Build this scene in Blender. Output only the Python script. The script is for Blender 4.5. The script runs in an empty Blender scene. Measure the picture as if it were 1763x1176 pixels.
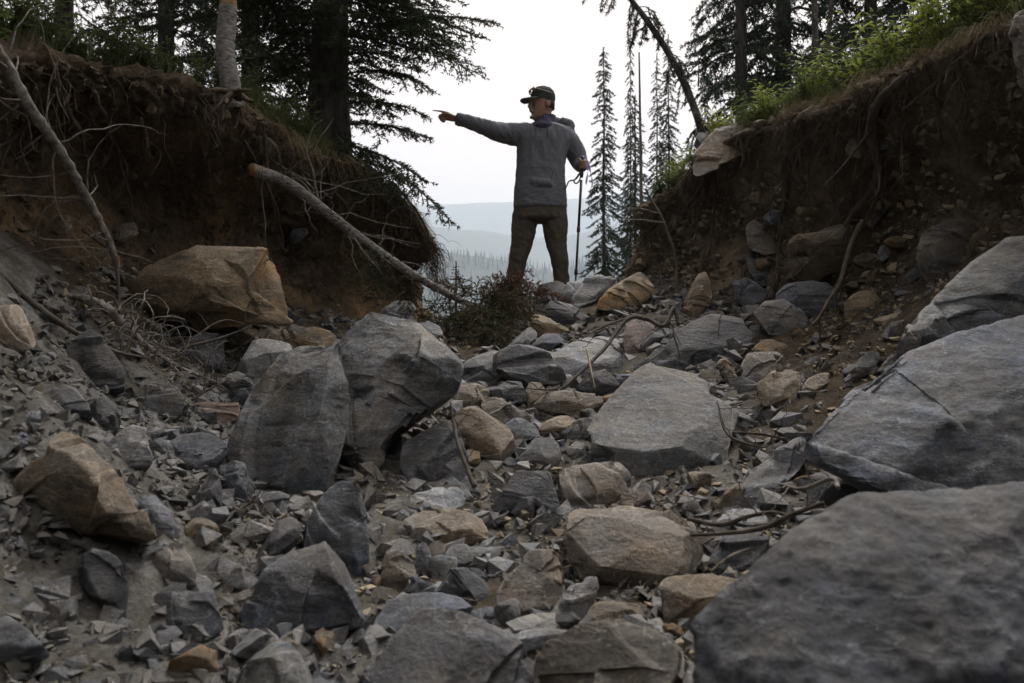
import bpy, bmesh, math, random
import numpy as np
from mathutils import Vector

# ------------------------------------------------------------------ camera
SC = bpy.context.scene
FPX, CX, CY, PITCH, CAMZ = 1371.0, 881.5, 588.0, math.radians(0.92), 0.75
cam_data = bpy.data.cameras.new('camera')
cam = bpy.data.objects.new('camera', cam_data)
SC.collection.objects.link(cam)
cam.location = (0, 0, CAMZ)
cam.rotation_euler = (math.radians(90) + PITCH, 0, 0)
cam_data.sensor_width = 36.0
cam_data.lens = 36.0 * FPX / 1763.0
cam_data.clip_start, cam_data.clip_end = 0.05, 40000
cam_data.dof.use_dof = True
cam_data.dof.focus_distance = 4.6
cam_data.dof.aperture_fstop = 4.5
SC.camera = cam

# ------------------------------------------------------------------ world, sun, exposure
SUN_EL, SUN_ROT = math.radians(58), math.radians(26)
world = bpy.data.worlds.new('World')
SC.world = world
world.use_nodes = True
wn, wl = world.node_tree.nodes, world.node_tree.links
wn.clear()
w_out = wn.new('ShaderNodeOutputWorld')
w_sky = wn.new('ShaderNodeTexSky')
w_sky.sky_type = 'NISHITA'
w_sky.sun_disc = False
w_sky.sun_elevation = SUN_EL
w_sky.sun_rotation = SUN_ROT
w_sky.air_density, w_sky.dust_density, w_sky.ozone_density = 1.0, 6.0, 1.0
w_b1 = wn.new('ShaderNodeBackground'); w_b1.inputs[1].default_value = 0.012
w_b2 = wn.new('ShaderNodeBackground'); w_b2.inputs[1].default_value = 0.42     # the smoke layer itself
w_tc = wn.new('ShaderNodeTexCoord'); w_sep = wn.new('ShaderNodeSeparateXYZ')
w_rmp = wn.new('ShaderNodeValToRGB')
w_rmp.color_ramp.elements[0].position = 0.0
w_rmp.color_ramp.elements[0].color = (1.08, 0.75, 0.565, 1)
w_rmp.color_ramp.elements[1].position = 0.45
w_rmp.color_ramp.elements[1].color = (0.80, 0.69, 0.60, 1)
w_add = wn.new('ShaderNodeAddShader')
wl.new(w_tc.outputs['Generated'], w_sep.inputs[0]); wl.new(w_sep.outputs[2], w_rmp.inputs[0])
wl.new(w_rmp.outputs[0], w_b2.inputs[0]); w_tint = wn.new('ShaderNodeMix'); w_tint.data_type = 'RGBA'; w_tint.blend_type = 'MULTIPLY'      # smoke filters the clear sky's blue
w_tint.inputs[0].default_value = 1.0; w_tint.inputs[7].default_value = (1.0, 0.80, 0.62, 1)
wl.new(w_sky.outputs[0], w_tint.inputs[6]); wl.new(w_tint.outputs[2], w_b1.inputs[0])
wl.new(w_b1.outputs[0], w_add.inputs[0]); wl.new(w_b2.outputs[0], w_add.inputs[1])
wl.new(w_add.outputs[0], w_out.inputs[0])
sun_data = bpy.data.lights.new('sun', 'SUN')
sun_data.energy, sun_data.angle, sun_data.color = 1.5, math.radians(18), (1.0, 0.96, 0.92)
sun = bpy.data.objects.new('sun', sun_data); SC.collection.objects.link(sun)
sv = Vector((math.cos(SUN_EL) * math.sin(SUN_ROT), math.cos(SUN_EL) * math.cos(SUN_ROT), math.sin(SUN_EL)))
sun.rotation_euler = sv.to_track_quat('Z', 'Y').to_euler()
SC.view_settings.view_transform = 'Standard'
SC.view_settings.look = 'None'
SC.view_settings.gamma = 1
SC.view_settings.exposure = 1.64
SC.view_settings.use_curve_mapping = False
SC.render.engine = 'CYCLES'
SC.cycles.use_denoising = True
SC.cycles.use_adaptive_sampling = True
SC.cycles.adaptive_threshold = 0.03
SC.cycles.max_bounces = 6
SC.cycles.diffuse_bounces = 3
SC.cycles.volume_bounces = 3

# ------------------------------------------------------------------ helpers
COL = SC.collection
rng = np.random.default_rng(7)
ct, st = math.cos(PITCH), math.sin(PITCH)

def P(px, py, d):
    """world point on the ray of a photo pixel, at world distance y = d in front of the camera"""
    u, v = (px - CX) / FPX, (CY - py) / FPX
    y = ct - v * st
    z = st + v * ct
    s = d / y
    return np.array((u * s, d, CAMZ + z * s))

def PP(pts):
    return np.array([P(*p) for p in pts])

_perm = np.random.default_rng(3).permutation(256)
_perm = np.concatenate([_perm, _perm, _perm])
_g = np.random.default_rng(4).normal(size=(256, 3)); _g /= np.linalg.norm(_g, axis=1)[:, None]

def noise3(p):
    p = np.asarray(p, float)
    i = np.floor(p).astype(int); f = p - i; i &= 255
    u = f * f * f * (f * (f * 6 - 15) + 10)
    def g(dx, dy, dz):
        h = _perm[_perm[_perm[(i[:, 0] + dx) & 255] + ((i[:, 1] + dy) & 255)] + ((i[:, 2] + dz) & 255)]
        gr = _g[h]
        return gr[:, 0] * (f[:, 0] - dx) + gr[:, 1] * (f[:, 1] - dy) + gr[:, 2] * (f[:, 2] - dz)
    def L(a, b, t): return a + (b - a) * t
    x00 = L(g(0, 0, 0), g(1, 0, 0), u[:, 0]); x10 = L(g(0, 1, 0), g(1, 1, 0), u[:, 0])
    x01 = L(g(0, 0, 1), g(1, 0, 1), u[:, 0]); x11 = L(g(0, 1, 1), g(1, 1, 1), u[:, 0])
    return L(L(x00, x10, u[:, 1]), L(x01, x11, u[:, 1]), u[:, 2]) * 1.5

def fbm(p, octv=4, gain=0.5, ridge=False):
    a, s, tot = 1.0, 0.0, 0.0
    p = np.asarray(p, float)
    for k in range(octv):
        n = noise3(p + k * 17.3)
        if ridge: n = 1 - 2 * np.abs(n)
        s = s + a * n; tot += a
        p = p * 2.03; a *= gain
    return s / tot

def mk_mesh(name, V, F, smooth=False):
    me = bpy.data.meshes.new(name)
    V = np.ascontiguousarray(V, dtype=np.float32)
    parts = [np.asarray(f, dtype=np.int32) for f in (F if isinstance(F, list) else [F]) if len(f)]
    me.vertices.add(len(V)); me.vertices.foreach_set('co', V.ravel())
    nl = sum(p.size for p in parts); npoly = sum(len(p) for p in parts)
    me.loops.add(nl); me.polygons.add(npoly)
    me.loops.foreach_set('vertex_index', np.concatenate([p.ravel() for p in parts]))
    sizes = np.concatenate([np.full(len(p), p.shape[1], dtype=np.int32) for p in parts])
    starts = np.concatenate([[0], np.cumsum(sizes)[:-1]]).astype(np.int32)
    me.polygons.foreach_set('loop_start', starts)
    me.polygons.foreach_set('loop_total', sizes)
    me.polygons.foreach_set('use_smooth', np.full(npoly, bool(smooth)))
    me.update(calc_edges=True)
    return me

class MB:
    """collects shapes that become ONE mesh"""
    def __init__(s): s.V, s.Q, s.T, s.n = [], [], [], 0
    def add(s, V, Q=None, T=None):
        V = np.asarray(V, float)
        if Q is not None and len(Q): s.Q.append(np.asarray(Q) + s.n)
        if T is not None and len(T): s.T.append(np.asarray(T) + s.n)
        s.V.append(V); s.n += len(V)
    def tube(s, pts, rad, sides=6, cap=True, jag=0.0):
        pts = np.asarray(pts, float); n = len(pts)
        rad = np.broadcast_to(np.asarray(rad, float), (n,))
        t = np.gradient(pts, axis=0); t /= np.linalg.norm(t, axis=1)[:, None] + 1e-12
        ref = np.array((0.13, 0.21, 1.0)) if abs(t[0][2]) < 0.9 else np.array((1.0, 0.15, 0.1))
        a = np.cross(t, ref); a /= np.linalg.norm(a, axis=1)[:, None] + 1e-12
        b = np.cross(t, a)
        th = np.arange(sides) * 2 * math.pi / sides
        ring = a[:, None, :] * np.cos(th)[None, :, None] + b[:, None, :] * np.sin(th)[None, :, None]
        r = rad[:, None, None]
        if jag: r = r * (1 + jag * rng.uniform(-1, 1, (n, sides, 1)))
        V = (pts[:, None, :] + ring * r).reshape(-1, 3)
        i = np.arange(n - 1)[:, None] * sides; j = np.arange(sides)[None, :]; k = (j + 1) % sides
        Q = np.stack([i + j, i + k, i + sides + k, i + sides + j], -1).reshape(-1, 4)
        T = None
        if cap:
            V = np.concatenate([V, pts[:1], pts[-1:]])
            c0, c1 = n * sides, n * sides + 1
            j = np.arange(sides); k = (j + 1) % sides
            T = np.concatenate([np.stack([np.full(sides, c0), k, j], -1), np.stack([np.full(sides, c1), (n - 1) * sides + j, (n - 1) * sides + k], -1)])
        s.add(V, Q, T)
    def data(s):
        V = np.concatenate(s.V) if s.V else np.zeros((0, 3))
        F = []
        if s.Q: F.append(np.concatenate(s.Q))
        if s.T: F.append(np.concatenate(s.T))
        return V, F
    def build(s, name, mat, parent=None, smooth=True, loc=None):
        V, F = s.data()
        if loc is not None: V = V - np.asarray(loc)
        return obj(name, mk_mesh(name, V, F, smooth), mat, parent)

def obj(name, me, mat=None, parent=None, loc=None):
    o = bpy.data.objects.new(name, me); COL.objects.link(o)
    if mat is not None: me.materials.append(mat)
    if parent is not None: o.parent = parent
    if loc is not None: o.location = loc
    return o

def empty(name, loc=(0, 0, 0)):
    o = bpy.data.objects.new(name, None); COL.objects.link(o); o.location = loc
    o.empty_display_size = 0.1
    return o

def tag(o, label=None, cat=None, group=None, kind=None):
    if label: o['label'] = label
    if cat: o['category'] = cat
    if group: o['group'] = group
    if kind: o['kind'] = kind
    return o

def copy_tree(o, parent=None):
    c = o.copy(); COL.objects.link(c); c.parent = parent
    for ch in list(o.children): copy_tree(ch, c)
    return c

def spline(pts, n):
    """Catmull-Rom through pts, resampled to n points"""
    p = np.asarray(pts, float)
    if len(p) < 3:
        t = np.linspace(0, 1, n)[:, None]; return p[0] * (1 - t) + p[-1] * t
    q = np.vstack([2 * p[0] - p[1], p, 2 * p[-1] - p[-2]])
    m = len(p) - 1
    u = np.linspace(0, m, n); k = np.minimum(u.astype(int), m - 1); t = (u - k)[:, None]
    a, b, c, d = q[k], q[k + 1], q[k + 2], q[k + 3]
    return 0.5 * ((2 * b) + (c - a) * t + (2 * a - 5 * b + 4 * c - d) * t * t + (3 * b - a - 3 * c + d) * t ** 3)

def wig(pts, n, amp, freq, seed):
    q = spline(pts, n)
    s = q * freq + seed * 7.7
    return q + amp * np.stack([noise3(s), noise3(s + 31.1), noise3(s + 57.7)], -1)

def remesh_batch(items):
    """items: (V, F, voxel) closed shapes -> list of uniform quad meshes (V, F)"""
    tmp = []
    for V, F, vox in items:
        me = mk_mesh('tmp', V, F)
        o = bpy.data.objects.new('tmp', me); COL.objects.link(o)
        m = o.modifiers.new('r', 'REMESH'); m.mode = 'VOXEL'; m.voxel_size = vox
        tmp.append(o)
    dg = bpy.context.evaluated_depsgraph_get()
    out = []
    for o in tmp:
        e = o.evaluated_get(dg); me = e.to_mesh()
        V = np.empty(len(me.vertices) * 3, np.float32); me.vertices.foreach_get('co', V)
        L = np.empty(len(me.loops), np.int32); me.loops.foreach_get('vertex_index', L)
        tot = np.empty(len(me.polygons), np.int32); me.polygons.foreach_get('loop_total', tot)
        F = L.reshape(-1, 4) if len(tot) and (tot == 4).all() else None
        if F is None:
            st_ = np.empty(len(tot), np.int32); me.polygons.foreach_get('loop_start', st_)
            F = [np.stack([L[st_[tot == k] + j] for j in range(k)], -1) for k in (3, 4) if (tot == k).any()]
        out.append((V.reshape(-1, 3).astype(float), F)); e.to_mesh_clear()
    for o in tmp:
        me = o.data; bpy.data.objects.remove(o); bpy.data.meshes.remove(me)
    return out

def vnormals(V, F):
    N = np.zeros_like(V)
    for f in (F if isinstance(F, list) else [F]):
        a = V[f[:, 2]] - V[f[:, 0]]
        b = V[f[:, -1]] - V[f[:, 1]]
        n = np.cross(a, b)
        for k in range(f.shape[1]): np.add.at(N, f[:, k], n)
    return N / (np.linalg.norm(N, axis=1)[:, None] + 1e-12)

def lap(V, F, it=1, w=0.5):
    for _ in range(it):
        S = np.zeros_like(V); C = np.zeros(len(V))
        for f in (F if isinstance(F, list) else [F]):
            k = f.shape[1]
            for j in range(k):
                np.add.at(S, f[:, j], V[f[:, (j + 1) % k]]); np.add.at(C, f[:, j], 1)
                np.add.at(S, f[:, (j + 1) % k], V[f[:, j]]); np.add.at(C, f[:, (j + 1) % k], 1)
        V = V * (1 - w) + w * S / np.maximum(C, 1)[:, None]
    return V

# ------------------------------------------------------------------ materials
def newmat(name):
    m = bpy.data.materials.new(name); m.use_nodes = True
    nt = m.node_tree; b = nt.nodes['Principled BSDF']
    return m, nt, nt.nodes, nt.links, b

def _coords(nt, random_shift=True):
    n, l = nt.nodes, nt.links
    tc = n.new('ShaderNodeTexCoord')
    if not random_shift: return tc.outputs['Object'], None
    oi = n.new('ShaderNodeObjectInfo')
    mul = n.new('ShaderNodeMath'); mul.operation = 'MULTIPLY'; mul.inputs[1].default_value = 37.0
    l.new(oi.outputs['Random'], mul.inputs[0])
    add = n.new('ShaderNodeVectorMath'); add.operation = 'ADD'
    l.new(tc.outputs['Object'], add.inputs[0]); l.new(mul.outputs[0], add.inputs[1])
    return add.outputs[0], oi.outputs['Random']

def _noise(nt, vec, scale, detail=6, rough=0.55, dist=0.0):
    t = nt.nodes.new('ShaderNodeTexNoise')
    t.inputs['Scale'].default_value = scale; t.inputs['Detail'].default_value = detail
    t.inputs['Roughness'].default_value = rough; t.inputs['Distortion'].default_value = dist
    nt.links.new(vec, t.inputs['Vector'])
    return t.outputs['Fac']

def _ramp(nt, fac, stops, interp='LINEAR'):
    r = nt.nodes.new('ShaderNodeValToRGB'); e = r.color_ramp.elements
    r.color_ramp.interpolation = interp
    while len(e) < len(stops): e.new(0.5)
    for k, (p, c) in enumerate(stops):
        e[k].position = p
        e[k].color = (c, c, c, 1) if isinstance(c, (int, float)) else (*c, 1)
    nt.links.new(fac, r.inputs[0])
    return r.outputs[0]

def _mix(nt, fac, a, b, mode='MIX'):
    m = nt.nodes.new('ShaderNodeMix'); m.data_type = 'RGBA'; m.blend_type = mode
    for sock, v in ((m.inputs[0], fac), (m.inputs[6], a), (m.inputs[7], b)):
        if isinstance(v, (int, float)): sock.default_value = v
        elif isinstance(v, tuple): sock.default_value = (*v, 1)
        else: nt.links.new(v, sock)
    return m.outputs[2]

def _bump(nt, h, strength, dist, prev=None):
    b = nt.nodes.new('ShaderNodeBump'); b.inputs['Strength'].default_value = strength
    b.inputs['Distance'].default_value = dist
    nt.links.new(h, b.inputs['Height'])
    if prev is not None: nt.links.new(prev, b.inputs['Normal'])
    return b.outputs[0]

def _stretch(nt, vec, rot, scl):
    m = nt.nodes.new('ShaderNodeMapping')
    m.inputs['Rotation'].default_value = rot; m.inputs['Scale'].default_value = scl
    nt.links.new(vec, m.inputs['Vector'])
    return m.outputs[0]

def rock_mat(name, dark, mid, light, stain, stain_amt=0.5, band=0.5, rot=(0.5, 0.3, 0.2), var=0.25):
    m, nt, n, l, b = newmat(name)
    v, rnd = _coords(nt)
    base = _ramp(nt, _noise(nt, v, 5.5, 12, 0.72), [(0.34, dark), (0.5, mid), (0.66, light)])
    sv_ = _stretch(nt, v, rot, (1.5, 1.9, 6.5))
    mp = sv_.node; cmb = n.new('ShaderNodeCombineXYZ')                       # every stone has its own bedding direction
    for a_, f_ in enumerate((5.3, 3.7, 8.9)):
        mm = n.new('ShaderNodeMath'); mm.operation = 'MULTIPLY_ADD'; mm.inputs[1].default_value = f_; mm.inputs[2].default_value = rot[a_]
        l.new(rnd, mm.inputs[0]); l.new(mm.outputs[0], cmb.inputs[a_])
    l.new(cmb.outputs[0], mp.inputs['Rotation'])
    bands = _noise(nt, sv_, 1.6, 7, 0.62, 0.6)
    base = _mix(nt, band, base, _ramp(nt, bands, [(0.36, tuple(c * 0.4 for c in dark)), (0.48, mid), (0.62, light)]))
    smask = _ramp(nt, _noise(nt, v, 2.0, 10, 0.68, 0.5), [(0.5, 0.0), (0.6, stain_amt)])
    base = _mix(nt, smask, base, stain)
    vm = _ramp(nt, _noise(nt, sv_, 0.55, 10, 0.7, 0.6), [(0.53, 1.0), (0.62, 0.42)])      # dark mineral film in streaks
    base = _mix(nt, 1.0, base, vm, 'MULTIPLY')
    pits = _noise(nt, sv_, 3.4, 6, 0.6, 0.4)
    base = _mix(nt, 1.0, base, _ramp(nt, pits, [(0.57, 1.0), (0.66, 0.38)]), 'MULTIPLY')
    hue = _ramp(nt, _noise(nt, v, 7.0, 8, 0.7, 0.3), [(0.38, (0.86, 0.95, 1.1)), (0.5, (1, 1, 1)), (0.64, (1.07, 1.01, 0.92))])
    base = _mix(nt, 1.0, base, hue, 'MULTIPLY')
    wv = n.new('ShaderNodeTexNoise'); wv.inputs['Scale'].default_value = 2.6; wv.inputs['Detail'].default_value = 7; l.new(sv_, wv.inputs['Vector'])
    vein = _ramp(nt, wv.outputs['Fac'], [(0.492, 0.0), (0.5, 0.4), (0.508, 0.0)])
    base = _mix(nt, vein, base, tuple(min(1, c * 1.9 + 0.05) for c in light))
    pale = _ramp(nt, _noise(nt, v, 19.0, 5, 0.6), [(0.58, 0.0), (0.75, 0.35)])
    base = _mix(nt, pale, base, tuple(min(1, c * 1.5 + 0.03) for c in light))
    spk = _ramp(nt, _noise(nt, v, 110.0, 4, 0.7), [(0.36, 0.68), (0.5, 1.0), (0.66, 1.28)])
    base = _mix(nt, 1.0, base, spk, 'MULTIPLY')
    # dust that has settled on the tops of the stones
    geo = n.new('ShaderNodeNewGeometry'); sp = n.new('ShaderNodeSeparateXYZ'); l.new(geo.outputs['Normal'], sp.inputs[0])
    dm = n.new('ShaderNodeMath'); dm.operation = 'MULTIPLY'
    l.new(_ramp(nt, sp.outputs[2], [(0.45, 0.0), (0.95, 0.4)]), dm.inputs[0])
    l.new(_ramp(nt, _noise(nt, v, 8.0, 6, 0.65), [(0.35, 0.0), (0.62, 1.0)]), dm.inputs[1])
    base = _mix(nt, dm.outputs[0], base, (0.21, 0.2, 0.185))
    wear_creases = _ramp(nt, geo.outputs['Pointiness'], [(0.47, 0.82), (0.5, 1.0), (0.535, 1.4)])  # worn edges paler, creases darker
    base = _mix(nt, 1.0, base, wear_creases, 'MULTIPLY')
    rv = _ramp(nt, rnd, [(0.0, 1 - var), (1.0, 1 + var * 0.7)])
    base = _mix(nt, 1.0, base, rv, 'MULTIPLY')
    l.new(base, b.inputs['Base Color'])
    b.inputs['Roughness'].default_value = 0.66
    b.inputs['Specular IOR Level'].default_value = 0.35
    n1 = _bump(nt, _noise(nt, sv_, 2.2, 10, 0.7, 0.5), 0.7, 0.016)
    n2 = _bump(nt, _noise(nt, v, 30.0, 10, 0.74), 0.9, 0.016, n1)
    vo = n.new('ShaderNodeTexVoronoi'); vo.feature = 'DISTANCE_TO_EDGE'; vo.inputs['Scale'].default_value = 5.0
    dst = n.new('ShaderNodeVectorMath'); dst.operation = 'ADD'
    nz = n.new('ShaderNodeTexNoise'); nz.inputs['Scale'].default_value = 6.0; l.new(v, nz.inputs['Vector'])
    sc_ = n.new('ShaderNodeVectorMath'); sc_.operation = 'SCALE'; sc_.inputs['Scale'].default_value = 0.35
    l.new(nz.outputs['Color'], sc_.inputs[0]); l.new(v, dst.inputs[0]); l.new(sc_.outputs[0], dst.inputs[1])
    l.new(dst.outputs[0], vo.inputs['Vector'])
    n3 = _bump(nt, _ramp(nt, vo.outputs['Distance'], [(0.0, 0.0), (0.03, 1.0)]), 0.12, 0.006, n2)
    l.new(n3, b.inputs['Normal'])
    return m

M = {}
M['grey'] = rock_mat('rock_grey', (0.059, 0.062, 0.068), (0.135, 0.142, 0.149), (0.224, 0.232, 0.237), (0.198, 0.161, 0.117), 0.4, 0.55)
M['blue'] = rock_mat('rock_blue_grey', (0.050, 0.057, 0.071), (0.117, 0.132, 0.160), (0.212, 0.235, 0.272), (0.162, 0.151, 0.132), 0.25, 0.5, (0.774, 0.086, 0.516))
M['dark'] = rock_mat('rock_dark_slate', (0.027, 0.029, 0.034), (0.061, 0.066, 0.076), (0.126, 0.132, 0.144), (0.126, 0.099, 0.071), 0.35, 0.6, (0.172, 0.602, 0.258))
M['tan'] = rock_mat('rock_tan', (0.120, 0.096, 0.067), (0.231, 0.184, 0.131), (0.339, 0.285, 0.210), (0.120, 0.110, 0.098), 0.5, 0.35, (0.258, 0.172, 0.688))
M['ochre'] = rock_mat('rock_ochre', (0.090, 0.083, 0.071), (0.201, 0.155, 0.098), (0.300, 0.235, 0.155), (0.311, 0.171, 0.061), 0.7, 0.3, (0.258, 0.774, 0.086))
M['warm'] = rock_mat('rock_warm_grey', (0.076, 0.067, 0.061), (0.166, 0.150, 0.131), (0.262, 0.240, 0.205), (0.240, 0.166, 0.096), 0.45, 0.45, (0.516, 0.430, 0.086))
M['corner'] = rock_mat('rock_corner', (0.025, 0.029, 0.036), (0.053, 0.059, 0.074), (0.106, 0.117, 0.139), (0.093, 0.090, 0.083), 0.25, 0.55, (0.4, 0.9, 0.2), 0.0)
M['red'] = rock_mat('rock_reddish', (0.090, 0.062, 0.055), (0.171, 0.123, 0.105), (0.240, 0.181, 0.155), (0.131, 0.105, 0.096), 0.3, 0.6, (0.000, 0.086, 0.000))
M['pale'] = rock_mat('rock_pale', (0.126, 0.132, 0.142), (0.235, 0.246, 0.259), (0.377, 0.392, 0.406), (0.171, 0.161, 0.142), 0.3, 0.5, (0.602, 0.172, 0.344))





def simple_mat(name, c1, c2, scale=20.0, rough=0.85, bump=0.3, bd=0.004, stretch=(1, 1, 1), spec=0.3, detail=6):
    m, nt, n, l, b = newmat(name)
    v, rnd = _coords(nt)
    v = _stretch(nt, v, (0, 0, 0), stretch)
    f = _noise(nt, v, scale, detail, 0.6)
    l.new(_ramp(nt, f, [(0.3, c1), (0.7, c2)]), b.inputs['Base Color'])
    b.inputs['Roughness'].default_value = rough
    b.inputs['Specular IOR Level'].default_value = spec
    if bump: l.new(_bump(nt, _noise(nt, v, scale * 1.7, detail, 0.65), bump, bd), b.inputs['Normal'])
    return m

def soil_mat(name, cols, stone, stone_amt, bump=1.0):
    m, nt, n, l, b = newmat(name)
    v, _ = _coords(nt, False)
    base = _ramp(nt, _noise(nt, v, 1.7, 8, 0.6, 0.5), [(0.3, cols[0]), (0.5, cols[1]), (0.68, cols[2])])
    fine = _ramp(nt, _noise(nt, v, 38.0, 6, 0.7), [(0.3, 0.45), (0.5, 1.0), (0.75, 1.5)])
    base = _mix(nt, 1.0, base, fine, 'MULTIPLY')
    st_ = _ramp(nt, _noise(nt, v, 26.0, 4, 0.5), [(0.6, 0.0), (0.66, stone_amt)])
    base = _mix(nt, st_, base, stone)
    l.new(base, b.inputs['Base Color'])
    b.inputs['Roughness'].default_value = 0.95; b.inputs['Specular IOR Level'].default_value = 0.15
    n1 = _bump(nt, _noise(nt, v, 14.0, 8, 0.7), bump, 0.04)
    n2 = _bump(nt, _noise(nt, v, 75.0, 5, 0.7), 0.8 * bump, 0.008, n1)
    l.new(n2, b.inputs['Normal'])
    return m

def floor_mat():
    """loose ground: pale grey sand on the left, brown soil on the right, needle litter between"""
    m, nt, n, l, b = newmat('gully_ground')
    v, _ = _coords(nt, False)
    sand = _ramp(nt, _noise(nt, v, 9.0, 8, 0.65), [(0.3, (0.05, 0.049, 0.046)), (0.5, (0.125, 0.122, 0.112)), (0.7, (0.23, 0.224, 0.208))])
    soil = _ramp(nt, _noise(nt, v, 11.0, 8, 0.7), [(0.3, (0.02, 0.0155, 0.012)), (0.5, (0.06, 0.047, 0.034)), (0.72, (0.13, 0.104, 0.076))])
    at = n.new('ShaderNodeAttribute'); at.attribute_name = 'soil'
    fac = n.new('ShaderNodeMath'); fac.operation = 'ADD'
    l.new(at.outputs['Fac'], fac.inputs[0])
    l.new(_ramp(nt, _noise(nt, v, 3.0, 6, 0.6), [(0.3, -0.25), (0.7, 0.25)]), fac.inputs[1])
    base = _mix(nt, _ramp(nt, fac.outputs[0], [(0.4, 0.0), (0.6, 1.0)]), sand, soil)
    litter = _ramp(nt, _noise(nt, v, 5.0, 5, 0.6), [(0.52, 0.0), (0.66, 0.6)])
    base = _mix(nt, litter, base, (0.07, 0.058, 0.032))
    fine = _ramp(nt, _noise(nt, v, 60.0, 5, 0.7), [(0.3, 0.5), (0.5, 1.0), (0.75, 1.35)])
    base = _mix(nt, 1.0, base, fine, 'MULTIPLY')
    l.new(base, b.inputs['Base Color'])
    b.inputs['Roughness'].default_value = 0.95; b.inputs['Specular IOR Level'].default_value = 0.15
    n1 = _bump(nt, _noise(nt, v, 22.0, 8, 0.7), 1.0, 0.025)
    n2 = _bump(nt, _noise(nt, v, 110.0, 5, 0.7), 0.8, 0.006, n1)
    l.new(n2, b.inputs['Normal'])
    return m

def leaf_mat(name, c1, c2, scale=6.0, trans=0.3):
    m, nt, n, l, b = newmat(name)
    v, rnd = _coords(nt)
    l.new(_ramp(nt, _noise(nt, v, scale, 4, 0.6), [(0.3, c1), (0.7, c2)]), b.inputs['Base Color'])
    b.inputs['Roughness'].default_value = 0.6; b.inputs['Specular IOR Level'].default_value = 0.25
    if trans:
        out = n['Material Output']
        tr = n.new('ShaderNodeBsdfTranslucent'); mx = n.new('ShaderNodeMixShader'); mx.inputs[0].default_value = trans
        l.new(_ramp(nt, _noise(nt, v, scale, 4, 0.6), [(0.3, tuple(c * 1.3 for c in c1)), (0.7, tuple(c * 1.3 for c in c2))]), tr.inputs[0])
        l.new(b.outputs[0], mx.inputs[1]); l.new(tr.outputs[0], mx.inputs[2]); l.new(mx.outputs[0], out.inputs[0])
    return m

M['floor'] = floor_mat()
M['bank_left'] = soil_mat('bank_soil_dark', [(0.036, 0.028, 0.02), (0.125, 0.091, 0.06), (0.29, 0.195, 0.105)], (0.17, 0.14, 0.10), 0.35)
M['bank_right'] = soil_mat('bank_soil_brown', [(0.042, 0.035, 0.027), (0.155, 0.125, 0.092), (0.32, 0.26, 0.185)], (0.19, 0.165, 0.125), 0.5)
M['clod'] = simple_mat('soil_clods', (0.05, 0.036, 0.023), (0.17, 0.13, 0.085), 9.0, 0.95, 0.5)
M['root'] = simple_mat('root_bark', (0.045, 0.036, 0.028), (0.14, 0.11, 0.085), 25.0, 0.9, 0.8, 0.006, (1, 1, 0.4))
M['rootlet'] = simple_mat('root_hair', (0.035, 0.025, 0.016), (0.11, 0.08, 0.052), 12.0, 0.9, 0)
M['greywood'] = simple_mat('weathered_wood', (0.05, 0.043, 0.037), (0.30, 0.275, 0.245), 38.0, 0.85, 0.8, 0.005, (1, 1, 1))
M['darkwood'] = simple_mat('dead_branch_bark', (0.035, 0.028, 0.022), (0.12, 0.10, 0.085), 30.0, 0.85, 0.7, 0.004)
M['bark'] = simple_mat('spruce_bark', (0.022, 0.02, 0.018), (0.085, 0.078, 0.07), 22.0, 0.9, 1.0, 0.02, (1, 1, 0.35))
M['palebark'] = simple_mat('pale_bark', (0.055, 0.052, 0.048), (0.33, 0.315, 0.295), 30.0, 0.85, 0.8, 0.006, (1, 1, 2.5))
M['cutwood'] = simple_mat('fresh_broken_wood', (0.20, 0.12, 0.06), (0.36, 0.24, 0.13), 30.0, 0.8, 0.6, 0.004, (1, 1, 0.3))
M['straw'] = simple_mat('dry_stem', (0.24, 0.20, 0.13), (0.40, 0.34, 0.23), 12.0, 0.8, 0)
M['needle'] = leaf_mat('spruce_needles', (0.022, 0.034, 0.016), (0.06, 0.08, 0.036), 3.0, 0.15)
M['needle_far'] = leaf_mat('fir_needles', (0.018, 0.03, 0.018), (0.045, 0.065, 0.036), 1.0, 0.12)
M['needle_dead'] = leaf_mat('dying_needles', (0.05, 0.042, 0.022), (0.10, 0.08, 0.04), 5.0, 0.15)
M['needle_red'] = leaf_mat('red_brown_needles', (0.085, 0.045, 0.032), (0.19, 0.105, 0.072), 5.0, 0.15)
M['lichen'] = leaf_mat('hanging_lichen', (0.02, 0.022, 0.018), (0.05, 0.05, 0.04), 5.0, 0.1)
M['grass'] = leaf_mat('lip_grass', (0.06, 0.085, 0.025), (0.15, 0.17, 0.06), 2.5, 0.35)
M['grass_dark'] = leaf_mat('shaded_grass', (0.035, 0.05, 0.02), (0.09, 0.105, 0.045), 2.5, 0.3)  # darker, duller green than the lip grass
M['grass_dry'] = leaf_mat('dry_grass', (0.12, 0.095, 0.05), (0.24, 0.19, 0.11), 3.0, 0.25)
M['leaf'] = leaf_mat('bright_leaf', (0.10, 0.15, 0.03), (0.24, 0.27, 0.06), 2.0, 0.45)
M['leaf_dark'] = leaf_mat('dull_leaf', (0.045, 0.075, 0.022), (0.10, 0.13, 0.045), 2.0, 0.4)
M['litter'] = simple_mat('needle_litter', (0.10, 0.065, 0.03), (0.22, 0.17, 0.09), 5.0, 0.9, 0)
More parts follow.
